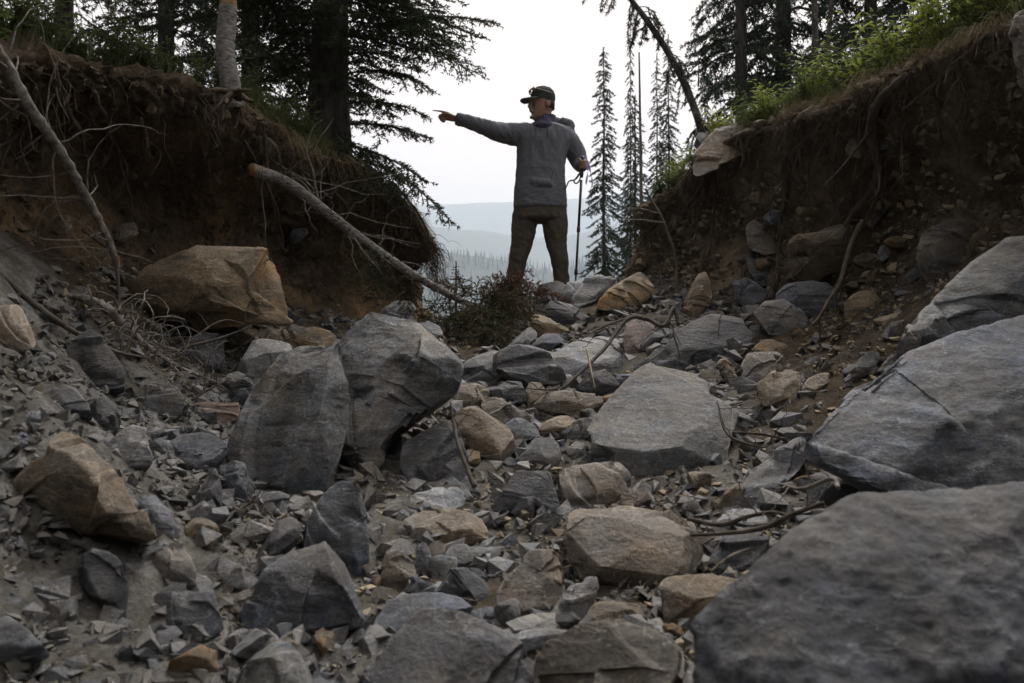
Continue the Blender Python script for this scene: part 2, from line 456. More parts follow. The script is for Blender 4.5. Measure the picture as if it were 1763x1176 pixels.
# ------------------------------------------------------------------ the gully floor
_cp = [(0,1150,1.55),(0,900,1.85),(0,760,2.0),(0,640,2.2),(0,560,2.45),(0,460,3.0),(0,410,3.3),
 (150,720,2.5),(150,650,3.0),(200,480,4.0),(300,900,2.15),(300,770,2.75),(300,690,3.2),(300,600,3.9),(320,480,4.7),
 (520,570,4.9),(640,560,5.6),(750,552,6.5),(881,1176,1.65),(881,1079,1.9),(881,900,2.5),(881,815,3.0),(881,740,3.5),
 (881,690,4.0),(881,610,5.0),(881,555,6.0),(900,520,6.85),(960,512,6.85),(1200,1000,2.1),(1250,890,2.5),(1280,750,3.2),(1330,650,3.9),
 (1330,575,4.6),(1300,530,5.3),(1200,502,6.2),(1090,478,7.0),(1500,740,2.95),(1500,620,3.4),(1560,525,4.0),(1620,470,4.2),
 (1763,660,3.0),(1763,420,3.4),(1763,900,2.4),(1763,1176,1.3)]
CPW = [tuple(P(*c)) for c in _cp] + [(0,0,-.02),(0,-2,-.15),(-1.2,0,.3),(1.2,0,.2),(-2.2,0,.9),(2.3,0,.65),(-2.4,1.5,1.0),(2.5,1.5,.8),(-2,-2,.6),(2,-2,.7),(0,-5,-.4),(-2.4,-5,.5),(2.5,-5,.6),
 (-.6,7.3,1.0),(-.5,8.2,.55),(.3,8.2,1.0),(0,10,-.6),(-2,10,-.8),(2,9,1.1),(3.5,9,1.4),(-3.5,5,1.5),(3.5,5,1.4),(-3.2,8,1.0),(3.2,3,1.5),(-3.2,3,1.4)]
CPW = np.array(CPW)
def _ker(r2): return -np.sqrt(r2 + 0.16)
_d2 = ((CPW[:, None, :2] - CPW[None, :, :2]) ** 2).sum(-1)
_n = len(CPW)
_A = np.zeros((_n + 3, _n + 3)); _A[:_n, :_n] = _ker(_d2) + np.eye(_n) * 0.02
_A[:_n, _n] = 1; _A[:_n, _n + 1:] = CPW[:, :2]; _A[_n:, :_n] = _A[:_n, _n:].T
_w = np.linalg.solve(_A, np.concatenate([CPW[:, 2], np.zeros(3)]))
def floor_h(xy):
    xy = np.atleast_2d(np.asarray(xy, float)); out = np.empty(len(xy))
    for i in range(0, len(xy), 20000):
        q = xy[i:i + 20000]
        k = _ker(((q[:, None, :] - CPW[None, :, :2]) ** 2).sum(-1))
        out[i:i + 20000] = k @ _w[:_n] + _w[_n] + q @ _w[_n + 1:]
    return out
def ground_d(px, py, dmin=0.9, dmax=9.0):
    ds = np.arange(dmin, dmax, 0.02)
    pts = np.array([P(px, py, d) for d in ds])
    below = pts[:, 2] <= floor_h(pts[:, :2])
    return ds[np.argmax(below)] if below.any() else dmax

def soil_mask(x, y):
    """1 = brown soil, 0 = pale sand: the soil that slid from the right bank and the one at the foot of the left bank"""
    r = np.clip((x - (0.35 + 0.12 * y)) / 0.7, 0, 1)
    l = np.clip((y - (4.0 + 0.55 * np.minimum(x, 0) + 0.6)) / 0.8, 0, 1) * (x < 0)
    l = np.maximum(l, np.clip((y - 3.1) / .8, 0, 1) * np.clip((-x - 1.2) / .4, 0, 1))
    c = 0.38 + 0 * x
    return np.maximum(np.maximum(r * 0.95, l * 0.95), c * np.clip((x + 0.9) / 0.8, 0, 1))

nx, ny = 215, 370
gx, gy = np.meshgrid(np.linspace(-3.9, 3.9, nx), np.linspace(-5.2, 9.2, ny))
xy = np.stack([gx.ravel(), gy.ravel()], -1)
z = floor_h(xy)
p3 = np.concatenate([xy, z[:, None]], 1)
z = z + 0.05 * fbm(p3 * 3.0, 4) + 0.028 * fbm(p3 * 12.0, 3, 0.6)
V = np.stack([xy[:, 0], xy[:, 1], z], -1)
i = (np.arange(ny - 1)[:, None] * nx + np.arange(nx - 1)[None, :]).ravel()
F = np.stack([i, i + 1, i + nx + 1, i + nx], -1)
me = mk_mesh('gully_floor', V, F, True)
att = me.attributes.new('soil', 'FLOAT', 'POINT')
att.data.foreach_set('value', soil_mask(xy[:, 0], xy[:, 1]).astype(np.float32))
gully_floor = tag(obj('gully_floor', me, M['floor']), 'stony gully bed of pale sand and brown soil climbing to the crest', None, None, 'structure')

# ------------------------------------------------------------------ the eroded banks
def smooth_cols(a, n): return np.stack([spline(a[:, k], n) for k in range(a.shape[1])], 1) if a.ndim == 3 else spline(a, n)
PROF = {}
def bank(name, lips, toes, rec, mat, label, sign, seed):
    Lp, Tp = np.array(lips), np.array(toes)
    tan = np.gradient(Lp, axis=0)[:, :2]
    nrm = np.stack([-tan[:, 1], tan[:, 0]], -1) * sign
    nrm /= np.linalg.norm(nrm, axis=1)[:, None]
    n3 = np.concatenate([nrm, np.zeros((len(nrm), 1))], 1)
    up = np.array((0, 0, 1.0)); r = np.asarray(rec)[:, None]
    D = Lp - Tp
    prof = [Tp + n3 * 0.2 - up * 0.7, Tp + n3 * 0.03 - up * 0.06, Tp + D * 0.3 - n3 * r, Tp + D * 0.62 - n3 * r * 1.05, Lp - n3 * 0.1 - up * 0.16, Lp - up * 0.02,
            Lp - n3 * 0.1 + up * 0.05, Lp - n3 * 0.45 + up * 0.14, Lp - n3 * 1.4 + up * 0.25, Lp - n3 * 3.5 + up * 0.3]
    prof = np.stack(prof, 1)                                    # stations x profile x 3
    ns, ntt = 420, 150
    a = np.stack([spline(prof[:, k], ns) for k in range(prof.shape[1])], 1)
    m = prof.shape[1] - 1
    u = np.concatenate([np.linspace(0, 7, 132), np.linspace(7, m, ntt - 131)[1:]])
    k = np.minimum(u.astype(int), m - 1); t = (u - k)
    q = np.concatenate([2 * a[:, :1] - a[:, 1:2], a, 2 * a[:, -1:] - a[:, -2:-1]], 1)
    b0, b1, b2, b3 = q[:, k], q[:, k + 1], q[:, k + 2], q[:, k + 3]; t = t[None, :, None]
    S = 0.5 * (2 * b1 + (b2 - b0) * t + (2 * b0 - 5 * b1 + 4 * b2 - b3) * t * t + (3 * b1 - b0 - 3 * b2 + b3) * t ** 3)
    ntt = S.shape[1]
    V = S.reshape(-1, 3)
    i = (np.arange(ns - 1)[:, None] * ntt + np.arange(ntt - 1)[None, :]).ravel()
    F = np.stack([i, i + 1, i + ntt + 1, i + ntt], -1)
    if sign > 0: F = F[:, ::-1]
    N = vnormals(V, F)
    w = np.tile(np.interp(u, [0, 0.5, 1.5, 6, 8, 9], [0.3, 0.5, 1, 1, 0.8, 0.8]), ns)
    dsp = 0.12 * fbm(V * 1.7 + seed, 3) + 0.085 * fbm(V * 5 + seed, 3, 0.6) + 0.045 * fbm(V * 14 + seed, 3, 0.65, True)
    V = V + N * (dsp * w)[:, None]
    me = mk_mesh(name, V, F, True)
    o = tag(obj(name, me, mat), label, None, None, 'structure')
    PROF[name] = dict(S=V.reshape(ns, ntt, 3), N=vnormals(V, F).reshape(ns, ntt, 3), u=u, ns=ns, nrm=spline(n3, ns))
    return o

LL = [(-2.75, -5, 2.2), (-2.5, 0.8, 2.1)] + [tuple(P(*p)) for p in [(-250,30,2.35),(0,92,3.0),(200,118,3.6),(400,170,4.3),(480,222,4.8),(560,262,5.3),(650,300,5.9),(715,362,6.25),(748,425,6.55)]] + [(-1.0, 7.4, 1.65), (-2.2, 8.5, 1.9), (-3.6, 9.0, 2.0)]
LT = [(-2.6, -5, 0.7), (-2.35, 0.8, 0.95)] + [tuple(P(*p)) for p in [(-250,470,2.55),(0,400,3.4),(190,425,4.15),(330,430,4.85),(470,520,5.15),(560,548,5.55),(660,552,6.0),(715,552,6.3),(750,550,6.65)]] + [(-0.85, 7.6, .8), (-2.1, 8.9, .6), (-3.6, 9.5, .5)]
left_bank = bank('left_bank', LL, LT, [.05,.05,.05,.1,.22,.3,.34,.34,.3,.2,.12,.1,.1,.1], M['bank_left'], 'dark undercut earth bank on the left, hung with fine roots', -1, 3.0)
RL = [(3.0, -5, 2.5), (2.8, 1.0, 2.35)] + [tuple(P(*p)) for p in [(2000,-40,2.7),(1763,25,3.3),(1600,88,3.9),(1480,150,4.5),(1380,192,5.1),(1290,214,5.7),(1205,264,6.3),(1150,330,6.8),(1090,372,7.2)]] + [(1.55, 8.1, 2.1), (2.7, 9.4, 2.7), (4.2, 10.2, 3.2)]
RT = [(2.7, -5, .8), (2.5, 1.0, 1.15)] + [tuple(P(*p)) for p in [(1990,340,2.95),(1763,370,3.6),(1620,450,4.15),(1500,484,4.75),(1380,488,5.35),(1280,494,5.85),(1190,498,6.35),(1140,486,6.8),(1080,474,7.2)]] + [(1.25, 8.3, 1.2), (2.5, 9.8, 1.1), (4.1, 10.7, 1.2)]
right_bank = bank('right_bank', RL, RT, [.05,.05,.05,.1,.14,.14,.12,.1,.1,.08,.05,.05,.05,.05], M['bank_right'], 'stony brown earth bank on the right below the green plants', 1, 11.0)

def bank_d(name, px, py, rad=14):
    S = PROF[name]['S'].reshape(-1, 3); S = S[S[:, 1] > 0.5]
    y = S[:, 1] * ct + (S[:, 2] - CAMZ) * st; v = (-S[:, 1] * st + (S[:, 2] - CAMZ) * ct) / y
    m = np.hypot(S[:, 0] / y * FPX + CX - px, CY - v * FPX - py) < rad
    return float(np.sort(S[m, 1])[max(0, int(m.sum() * 0.15))]) if m.any() else 5.0

# ------------------------------------------------------------------ ground sheet to the horizon, ridges
def sst(a, b, x): t = np.clip((x - a) / (b - a), 0, 1); return t * t * (3 - 2 * t)
def land_h(x, y):
    x = np.asarray(x, float); y = np.asarray(y, float)
    x0 = 3.3 - 2.4 * sst(7.0, 10.0, y)
    zr = 2.45 + 0.22 * np.clip(x - 1.5, 0, 14) + 0.03 * np.clip(y - 7, 0, 16) - 0.35 * np.clip(y - 27, 0, 1e9)
    zl = 2.0 + 0.10 * np.clip(-x - 1.5, 0, 14) - 0.25 * np.clip(y - 12, 0, 1e9)
    zc = -0.5 - 0.42 * np.clip(y - 7.5, 0, 1e9)
    r = sst(0.0, 1.6, x - x0); l = sst(0.0, 1.6, -x - x0)
    r = r * (1 - sst(9, 60, y) * (1 - sst(0.10, 0.2, x / np.maximum(y, 1))))
    z = zc * (1 - r - l) + zr * r + zl * l
    far = -230 + 40 * np.sin(x / 900.0)
    d = np.hypot(x, y)
    return np.maximum(z, far) * (1 - sst(150, 700, d)) + far * sst(150, 700, d)
u = np.linspace(-1, 1, 161); ax = np.sign(u) * (np.expm1(np.abs(u) * 9.2) / np.expm1(9.2)) * 12000
gx, gy = np.meshgrid(ax, ax)
V = np.stack([gx.ravel(), gy.ravel(), land_h(gx.ravel(), gy.ravel())], -1)
n_ = len(u); i = (np.arange(n_ - 1)[:, None] * n_ + np.arange(n_ - 1)[None, :]).ravel()
M['land'] = simple_mat('forest_floor', (0.03, 0.04, 0.022), (0.07, 0.075, 0.045), 2.0, 0.95, 0.3)
tag(obj('ground', mk_mesh('ground', V, np.stack([i, i + 1, i + n_ + 1, i + n_], -1), True), M['land']), 'forested hillside falling away to the valley', None, None, 'structure')

M['hill'] = simple_mat('forested_ridge', (0.045, 0.06, 0.045), (0.085, 0.095, 0.07), 0.01, 0.95, 0)
M['far_tree'] = leaf_mat('ridge_forest', (0.02, 0.035, 0.022), (0.04, 0.055, 0.035), 0.02, 0)
def ridge(name, prof, dist, back, label, seed, rough, treeh=0, ntree=0):
    """prof: skyline pixels (x, y) at a given distance; a ridge with front and back slopes"""
    px = np.linspace(prof[0][0], prof[-1][0], 420)
    py = np.interp(px, [p[0] for p in prof], [p[1] for p in prof])
    crest = np.array([P(a, b, dist) for a, b in zip(px, py)])
    crest[:, 2] += rough * fbm(np.stack([px * 0.012, px * 0 + seed, px * 0], -1), 5, 0.6)
    t = np.concatenate([np.linspace(-1, 0, 40), np.linspace(0, 1, 14)[1:]])
    rows = []
    for tt in t:
        base = -235.0
        zz = base + (crest[:, 2] - base) * (1 - abs(tt)) ** 1.15
        yy = dist + (tt * dist * 0.45 if tt < 0 else tt * back)
        q = np.stack([crest[:, 0], np.full(len(px), yy), zz], -1)
        q[:, 2] += (abs(tt) * (1 - abs(tt)) * 4) * rough * 2.0 * fbm(q * (0.004 * 1500 / dist) + seed, 4)
        rows.append(q)
    V = np.concatenate(rows); nc = len(px)
    i = (np.arange(len(t) - 1)[:, None] * nc + np.arange(nc - 1)[None, :]).ravel()
    o = tag(obj(name, mk_mesh(name, V, np.stack([i, i + 1, i + nc + 1, i + nc], -1), True), M['hill']), label, None, None, 'structure')
    if ntree:
        r = np.random.default_rng(seed)
        grid = V.reshape(len(t), nc, 3)
        a = r.uniform(0, nc - 1.01, ntree); b = 39 - 16 * r.random(ntree) ** 2.2
        ia, ib = a.astype(int), np.minimum(b.astype(int), 38)
        base = grid[ib, ia] + (grid[ib, ia + 1] - grid[ib, ia]) * (a - ia)[:, None] + (grid[ib + 1, ia] - grid[ib, ia]) * (b - ib)[:, None]
        h = treeh * r.uniform(0.5, 1.25, ntree); w = h * r.uniform(0.11, 0.17, ntree)
        ang = np.arange(5) * 2 * math.pi / 5
        ring = np.stack([np.cos(ang), np.sin(ang), 0 * ang], -1)
        VV, TT = [], []
        tiers = ((0.05, 1.0, 0.5), (0.32, 0.72, 0.78), (0.58, 0.45, 1.0))
        for k, (z0, wr, z1) in enumerate(tiers):
            v = np.concatenate([base[:, None, :] + ring[None] * (w * wr)[:, None, None] + np.array((0, 0, 1.0)) * (h * z0)[:, None, None],
                                (base + np.array((0, 0, 1.0)) * (h * z1)[:, None])[:, None, :]], 1)
            VV.append(v.reshape(-1, 3))
            off = k * ntree * 6 + np.arange(ntree)[:, None] * 6
            for j in range(5): TT.append(np.concatenate([off + j, off + (j + 1) % 5, off + 5], 1))
        f = obj('distant_forest', mk_mesh('distant_forest', np.concatenate(VV), np.concatenate(TT)), M['far_tree'])
        tag(f, 'dark conifer forest covering the near ridge across the valley', 'forest', None, 'stuff')
    return o
ridge('near_ridge', [(-900,330),(-200,400),(300,420),(760,432),(830,442),(900,456),(945,468),(985,460),(1030,440),(1075,425),(1200,400),(1700,330),(2600,240)], 1300, 900, 'hazy blue wooded ridge beyond the crest', 5, 7, 15, 4500)
ridge('far_mountain', [(-900,330),(-200,350),(500,360),(760,351),(830,348),(880,350),(930,352),(985,342),(1030,336),(1120,330),(1400,345),(2600,330)], 4200, 3000, 'pale hazy mountain on the far side of the valley', 9, 22)
ridge('valley_spur', [(-900,400),(300,392),(700,388),(760,390),(850,400),(920,410),(1000,402),(1060,385),(1400,360),(2600,300)], 2600, 1500, 'faint middle ridge between the near ridge and the far mountain', 13, 14)

# ------------------------------------------------------------------ haze
hm = bpy.data.materials.new('smoke_haze'); hm.use_nodes = True
hn = hm.node_tree.nodes; hn.clear()
ho = hn.new('ShaderNodeOutputMaterial'); hv = hn.new('ShaderNodeVolumePrincipled')
hv.inputs['Color'].default_value = (0.75, 0.865, 1.0, 1)
hv.inputs['Density'].default_value = 3.4e-4
hv.inputs['Anisotropy'].default_value = 0.25
hm.node_tree.links.new(hv.outputs[0], ho.inputs['Volume'])
bm = bmesh.new(); bmesh.ops.create_cube(bm, size=1.0)
hme = bpy.data.meshes.new('haze'); bm.to_mesh(hme); bm.free()
haze = obj('haze', hme, hm)
haze.scale = (24400, 24400, 1330); haze.location = (0, 0, 385)
tag(haze, 'pale blue wildfire smoke haze filling the valley', 'haze', None, 'stuff')
# ------------------------------------------------------------------ boulders and stones
# (label, material, outline pixels, options)   options: d = distance, lean, th = thickness/size, inner = [(x, y, forward/size)], vox
RK = []
def R(label, mat, outline, **k): RK.append((label, mat, outline, k))

R('large ochre-stained block with a flat face under the left bank', 'ochre', [(213,490),(232,462),(320,428),(400,432),(465,432),(490,485),(498,540),(480,555),(430,552),(340,560),(280,558),(240,530),(215,510)], d=3.95, fix=1, lean=.15, th=.7, inner=[(335,436,.10),(348,488,.30),(388,520,.27),(470,548,.10)], big=1)
R('tall grey slab leaning left of centre, split by a thin crack', 'grey', [(480,612),(520,590),(548,587),(580,605),(597,650),(596,720),(580,780),(555,835),(520,862),(480,852),(440,822),(398,790),(395,760),(420,690),(450,650)], lean=.45, th=.5, inner=[(560,612,.08),(545,690,.2),(505,785,.22),(440,805,.14),(430,700,.06)], big=1)
R('massive dark grey boulder leaning on the tall cracked slab', 'grey', [(575,605),(600,580),(640,548),(700,548),(740,575),(770,615),(796,645),(782,682),(740,722),(690,772),(640,815),(600,822),(572,800),(590,740),(597,660)], d=3.02, lean=.45, th=.8, inner=[(690,575,.06),(742,622,.2),(772,660,.06),(655,705,.2),(640,640,.16)], big=1)
R('dark speckled slab propped below the massive grey boulder', 'dark', [(697,760),(730,740),(770,725),(790,740),(810,800),(816,830),(800,850),(760,853),(710,845),(690,810)], lean=.7, th=.5, inner=[(755,752,.05),(785,835,.1)])
R('rounded warm grey boulder right of the propped dark slab', 'warm', [(785,715),(800,702),(820,700),(850,715),(880,740),(887,770),(875,795),(850,802),(820,780),(795,755)], d=2.98, inner=[(800,735,.1),(838,738,.16),(862,775,.22)])
R('mottled grey cobble above the dark triangular rock', 'grey', [(893,785),(920,755),(945,752),(960,765),(965,790),(950,812),(920,812),(893,803)])
R('dark blue-grey triangular rock beside the squarish tan block', 'dark', [(852,872),(870,835),(885,812),(920,808),(945,815),(958,850),(962,885),(920,892),(862,886)], inner=[(900,820,.05),(915,860,.2)])
R('squarish tan-grey block in front of the broad tilted slab', 'warm', [(953,830),(975,808),(1030,798),(1060,797),(1078,815),(1083,845),(1050,866),(1010,877),(965,880),(955,850)], inner=[(985,818,.06),(1010,850,.2),(1062,806,.06),(1052,842,.2)])
R('broad tilted grey slab right of centre with a dark undercut front', 'grey', [(1012,775),(1020,740),(1045,700),(1075,670),(1110,630),(1140,625),(1180,635),(1220,645),(1265,670),(1282,692),(1272,722),(1250,795),(1180,815),(1090,832),(1050,806),(1016,792)], lean=1.25, th=.35, inner=[(1085,765,.33),(1140,755,.38),(1188,742,.30),(1022,772,.12),(1250,792,.06)], big=1)
R('long dark slate slab slanting behind the broad tilted slab', 'dark', [(1095,637),(1120,610),(1160,575),(1215,545),(1260,543),(1293,550),(1287,590),(1257,612),(1200,637),(1140,647)], lean=.9, th=.5, inner=[(1180,600,.1),(1235,595,.1)], big=1)
R('charcoal flat-faced block left of the long dead branch', 'dark', [(850,612),(880,597),(915,592),(945,600),(962,630),(972,650),(955,667),(920,672),(880,663),(856,648)], d=4.1, lean=.4, inner=[(860,615,.05),(868,652,.16),(930,640,.14)])
R('pale grey slab tucked against the charcoal block', 'grey', [(790,642),(800,625),(835,607),(870,600),(885,605),(872,655),(830,663),(795,660)], d=4.2, lean=.8)
R('wrinkled light grey boulder under the long dead branch', 'pale', [(945,602),(985,580),(1030,573),(1065,580),(1077,610),(1070,638),(1030,650),(990,648),(960,635)], d=4.5, lean=.9, th=.5)
R('reddish flat stone above the long slate slab', 'red', [(1075,560),(1100,548),(1122,555),(1128,575),(1110,600),(1092,617),(1073,608)], d=4.75, lean=.8)
R('small dark wedge beside the reddish flat stone', 'dark', [(1098,602),(1120,567),(1145,577),(1125,602),(1105,614)], d=4.6)
R('dark flat wedge stone just below the hiker', 'dark', [(935,542),(945,520),(960,517),(990,530),(1018,548),(1000,560),(960,559)], d=5.9, lean=.6)
R('brown pointed stone below the dark flat wedge', 'ochre', [(914,545),(935,541),(955,550),(985,572),(960,579),(925,577),(915,562)], d=5.3, lean=.5)
R('grey angular stone above the charcoal block', 'blue', [(912,598),(935,575),(955,575),(972,588),(950,607),(922,607)], d=4.9)
R('flat grey stone half under the fallen spruce top', 'grey', [(868,602),(890,580),(918,562),(925,575),(912,596),(880,607)], d=5.0, lean=.9)
R('white-grey layered rock on the crest by the pole tip', 'pale', [(982,515),(1000,487),(1025,470),(1050,473),(1062,485),(1050,508),(1015,525),(990,532)], d=6.35, lean=.5)
R('small grey stone in front of the white-grey crest rock', 'grey', [(1006,497),(1030,497),(1042,510),(1028,523),(1010,520)], d=6.05)
R('rounded tan boulder on the crest right of the pole', 'ochre', [(1025,537),(1045,500),(1075,478),(1100,470),(1120,480),(1127,500),(1105,523),(1070,538),(1045,542)], d=5.9, lean=.5, inner=[(1052,502,.06),(1065,532,.2)])
R('grey stone on the crest between the hiker legs', 'grey', [(918,512),(930,490),(955,482),(975,490),(985,510),(960,522),(930,522)], d=7.1)
R('grey-white stone behind the hiker right boot', 'pale', [(965,512),(975,488),(995,482),(1008,495),(1000,515),(980,520)], d=7.0)
R('upright tan stone standing at the foot of the right bank', 'tan', [(1176,535),(1185,500),(1200,472),(1215,465),(1222,480),(1227,510),(1217,537),(1195,548),(1178,547)], d=5.6, lean=.2, inner=[(1205,500,.15)])
R('dark round stone below the stacked bank stones', 'blue', [(1262,490),(1280,475),(1305,485),(1324,505),(1312,524),(1285,529),(1264,517)], d=5.1)
R('dark smooth stone wedged under the cubic bank stone', 'dark', [(1283,440),(1300,430),(1335,443),(1352,470),(1332,492),(1305,487),(1288,465)], d=5.3, bank='right_bank')
R('cubic weathered stone sticking out of the right bank', 'warm', [(1288,388),(1305,378),(1335,385),(1347,410),(1342,434),(1315,437),(1290,427)], d=5.15, inner=[(1308,395,.15)], bank='right_bank')
R('long layered ochre ledge overhanging in the right bank', 'tan', [(1350,450),(1354,422),(1382,398),(1450,388),(1520,384),(1527,410),(1484,442),(1450,472),(1400,482),(1355,480)], d=4.75, lean=-.2, th=.6, inner=[(1380,410,.12),(1480,405,.14)], bank='right_bank')
R('dark banded boulder below the layered ledge', 'blue', [(1335,507),(1350,490),(1380,483),(1420,487),(1442,505),(1437,532),(1410,547),(1370,543),(1343,527)], d=4.6)
R('grey stone crossed by a white quartz vein', 'grey', [(1298,540),(1318,520),(1350,516),(1375,533),(1392,562),(1382,578),(1340,582),(1316,570)], d=4.35, lean=.6)
R('brown earthy stone in the slide soil', 'ochre', [(1450,527),(1470,505),(1500,500),(1522,520),(1512,537),(1480,550),(1455,547)], d=4.1)
R('tan flat splinter lying on the slide soil', 'tan', [(1503,560),(1540,535),(1578,520),(1584,530),(1552,557),(1520,570)], d=3.85, lean=.8)
R('small dark cobble high on the slide soil', 'dark', [(1605,515),(1620,503),(1640,507),(1642,522),(1620,530),(1607,527)], d=3.9)
R('small dark cobble near the upper edge of the right slab', 'dark', [(1560,470),(1580,452),(1605,455),(1612,475),(1590,490),(1565,487)], d=4.0)
R('small upright tan stone at the slab edge', 'tan', [(1232,632),(1248,613),(1268,630),(1275,657),(1258,665),(1240,652)], d=3.75)
R('grey-tan cobble between two tan stones', 'warm', [(1275,652),(1285,610),(1310,603),(1345,612),(1354,637),(1312,660),(1288,668)], d=3.7)
R('lumpy tan stone with soil on top', 'tan', [(1305,662),(1320,640),(1350,632),(1377,640),(1374,687),(1340,702),(1310,697)], d=3.45)
R('flat brown stone above the grey-tan cobble', 'ochre', [(1295,597),(1320,583),(1355,590),(1368,606),(1340,613),(1308,608)], d=4.0)
R('tan stone sunk in soil right of the lumpy stone', 'tan', [(1378,672),(1395,648),(1425,640),(1432,655),(1405,680),(1385,684)], d=3.4)
R('curved grey stone rising from the slide soil', 'grey', [(1453,658),(1465,630),(1490,605),(1512,607),(1520,625),(1494,642),(1472,663)], d=3.1, lean=.4)
R('pale knobbly stone against the great right slab', 'pale', [(1450,690),(1470,668),(1505,655),(1520,650),(1512,668),(1480,692),(1458,700)], d=2.95)
R('upper layer of the great grey slab at the right edge', 'grey', [(1495,662),(1545,610),(1600,560),(1645,488),(1690,448),(1763,403),(1900,370),(2010,450),(1930,600),(1763,570),(1640,618)], d=2.72, fix=1, lean=.7, th=.5, big=1, inner=[(1620,585,.05),(1763,480,.1)])
R('great smooth grey slab at the right edge', 'blue', [(1388,775),(1400,737),(1440,702),(1500,660),(1560,625),(1640,597),(1763,538),(1920,540),(2060,640),(2060,990),(1763,970),(1650,940),(1560,890),(1450,850),(1395,812)], d=2.02, fix=1, lean=1.0, th=.5, big=1, inner=[(1560,770,.10),(1763,720,.16),(1480,760,.06)])
R('blurred dark boulder filling the lower right corner', 'corner', [(1222,1080),(1250,1040),(1320,985),(1390,925),(1450,882),(1540,868),(1763,850),(1950,860),(2080,1000),(2080,1420),(1240,1420),(1208,1200)], d=1.22, lean=.75, th=.5, big=1, notch=0, inner=[(1225,1080,.05),(1330,1010,.10),(1500,960,.14),(1763,960,.14),(1350,1200,.18),(1700,1250,.2)])
R('grey leaning slab below the great right slab', 'grey', [(1222,880),(1258,838),(1330,790),(1370,755),(1397,755),(1395,792),(1362,833),(1300,865),(1250,885)], lean=.9, th=.5, inner=[(1300,830,.08)])
R('shadowed stone between the great slab and the corner boulder', 'dark', [(1382,870),(1395,815),(1430,810),(1600,830),(1640,860),(1560,880),(1450,890)], d=1.95, lean=.6)
R('large tan-grey block with a split lower left corner', 'warm', [(967,892),(985,873),(1080,873),(1150,885),(1190,905),(1196,960),(1182,1000),(1130,1004),(1108,1014),(1060,1000),(1010,1003),(988,960),(970,912)], lean=.6, th=.7, inner=[(985,897,.07),(1100,900,.10),(1170,925,.16),(1045,965,.22),(1160,985,.2)], big=1)
R('tan block wedged against the corner boulder', 'tan', [(1131,1022),(1150,995),(1220,990),(1272,1000),(1295,1030),(1245,1082),(1190,1090),(1140,1077)], inner=[(1160,1010,.1),(1230,1035,.2)])
R('rust-streaked olive boulder at the bottom edge', 'warm', [(928,1142),(945,1110),(1000,1080),(1080,1068),(1150,1085),(1175,1120),(1180,1180),(1150,1240),(950,1240),(925,1180)], d=1.62, inner=[(1000,1110,.1),(1110,1110,.15),(1130,1180,.25)], big=1)
R('dark humped boulder in the bottom centre', 'dark', [(628,1180),(680,1110),(720,1060),(760,1045),(810,1070),(880,1100),(920,1140),(942,1180),(945,1260),(630,1260)], d=1.5, inner=[(740,1085,.05),(800,1120,.2),(760,1190,.25)], big=1)
R('blue-grey flat boulder with a pebble on top', 'blue', [(623,1112),(645,1060),(680,1025),(740,1018),(790,1030),(814,1045),(792,1065),(760,1085),(720,1115),(660,1130)], lean=.9, th=.4, inner=[(700,1070,.08)])
R('pointed dark grey stone standing upright', 'blue', [(512,952),(530,900),(560,850),(590,825),(608,830),(618,870),(634,920),(632,960),(622,992),(560,985),(520,972)], lean=.25, th=.7, inner=[(600,845,.05),(608,900,.14),(560,900,.1),(608,970,.16)])
R('large dark flat-faced block below the pointed stone', 'dark', [(417,1062),(435,1020),(450,985),(500,955),(570,935),(590,955),(610,1010),(627,1062),(612,1082),(560,1088),(500,1104),(450,1112),(423,1098)], lean=.45, th=.6, inner=[(470,1010,.1),(565,975,.08),(595,1055,.16),(500,1060,.16)], big=1)
R('slim dark stone leaning on the pointed stone', 'dark', [(413,988),(430,950),(460,905),(500,893),(516,905),(507,938),(470,965),(440,998),(420,1002)], lean=.6)
R('pointed grey stone at the bottom left of centre', 'grey', [(403,1180),(430,1130),(480,1095),(500,1110),(530,1150),(553,1205),(480,1225),(400,1222)], d=1.5)
R('big tan boulder with a hollow on the left', 'tan', [(63,785),(100,748),(140,765),(190,810),(235,870),(266,920),(272,947),(240,962),(190,957),(130,932),(70,892),(28,872),(24,830),(58,800)], d=1.92, fix=1, lean=.25, th=.7, inner=[(118,772,.03),(150,835,.26),(205,925,.18),(100,870,.12),(70,800,.05)], big=1)
R('dark upright slab below the big tan boulder', 'dark', [(128,965),(165,950),(205,955),(222,985),(217,1042),(195,1084),(160,1080),(148,1012)], lean=.4)
R('brownish block below the big tan boulder tip', 'warm', [(256,962),(305,932),(330,960),(338,1000),(310,1018),(263,1024)])
R('cube-shaped dark block at the lower left', 'dark', [(266,1022),(365,1017),(377,1070),(367,1108),(330,1122),(272,1108),(263,1075)], lean=.5, inner=[(290,1045,.1),(355,1045,.1),(350,1095,.14)])
R('flat light grey stone on the left sand', 'blue', [(281,772),(310,750),(345,745),(385,755),(389,780),(370,802),(345,814),(310,802),(284,787)], inner=[(330,765,.06),(350,795,.2)])
R('sand-crusted mottled stone above the big tan boulder', 'pale', [(170,793),(195,755),(225,733),(255,740),(264,775),(252,800),(210,799),(188,803)], inner=[(225,760,.1)])
R('brown upright stone on the sandy slope', 'dark', [(154,692),(175,678),(200,700),(210,730),(197,750),(170,755),(156,722)])
R('grey block half buried high on the sandy slope', 'dark', [(76,692),(90,668),(130,670),(152,700),(152,722),(120,710),(78,710)])
R('rounded grey cobble left of the red slab', 'grey', [(238,677),(260,655),(300,655),(317,690),(302,720),(275,725),(243,707)], inner=[(285,675,.12)])
R('flat brick-red slab between grey stones', 'red', [(301,700),(320,693),(413,691),(414,722),(370,732),(320,731),(303,714)], lean=.7, inner=[(330,712,.05),(395,712,.05)])
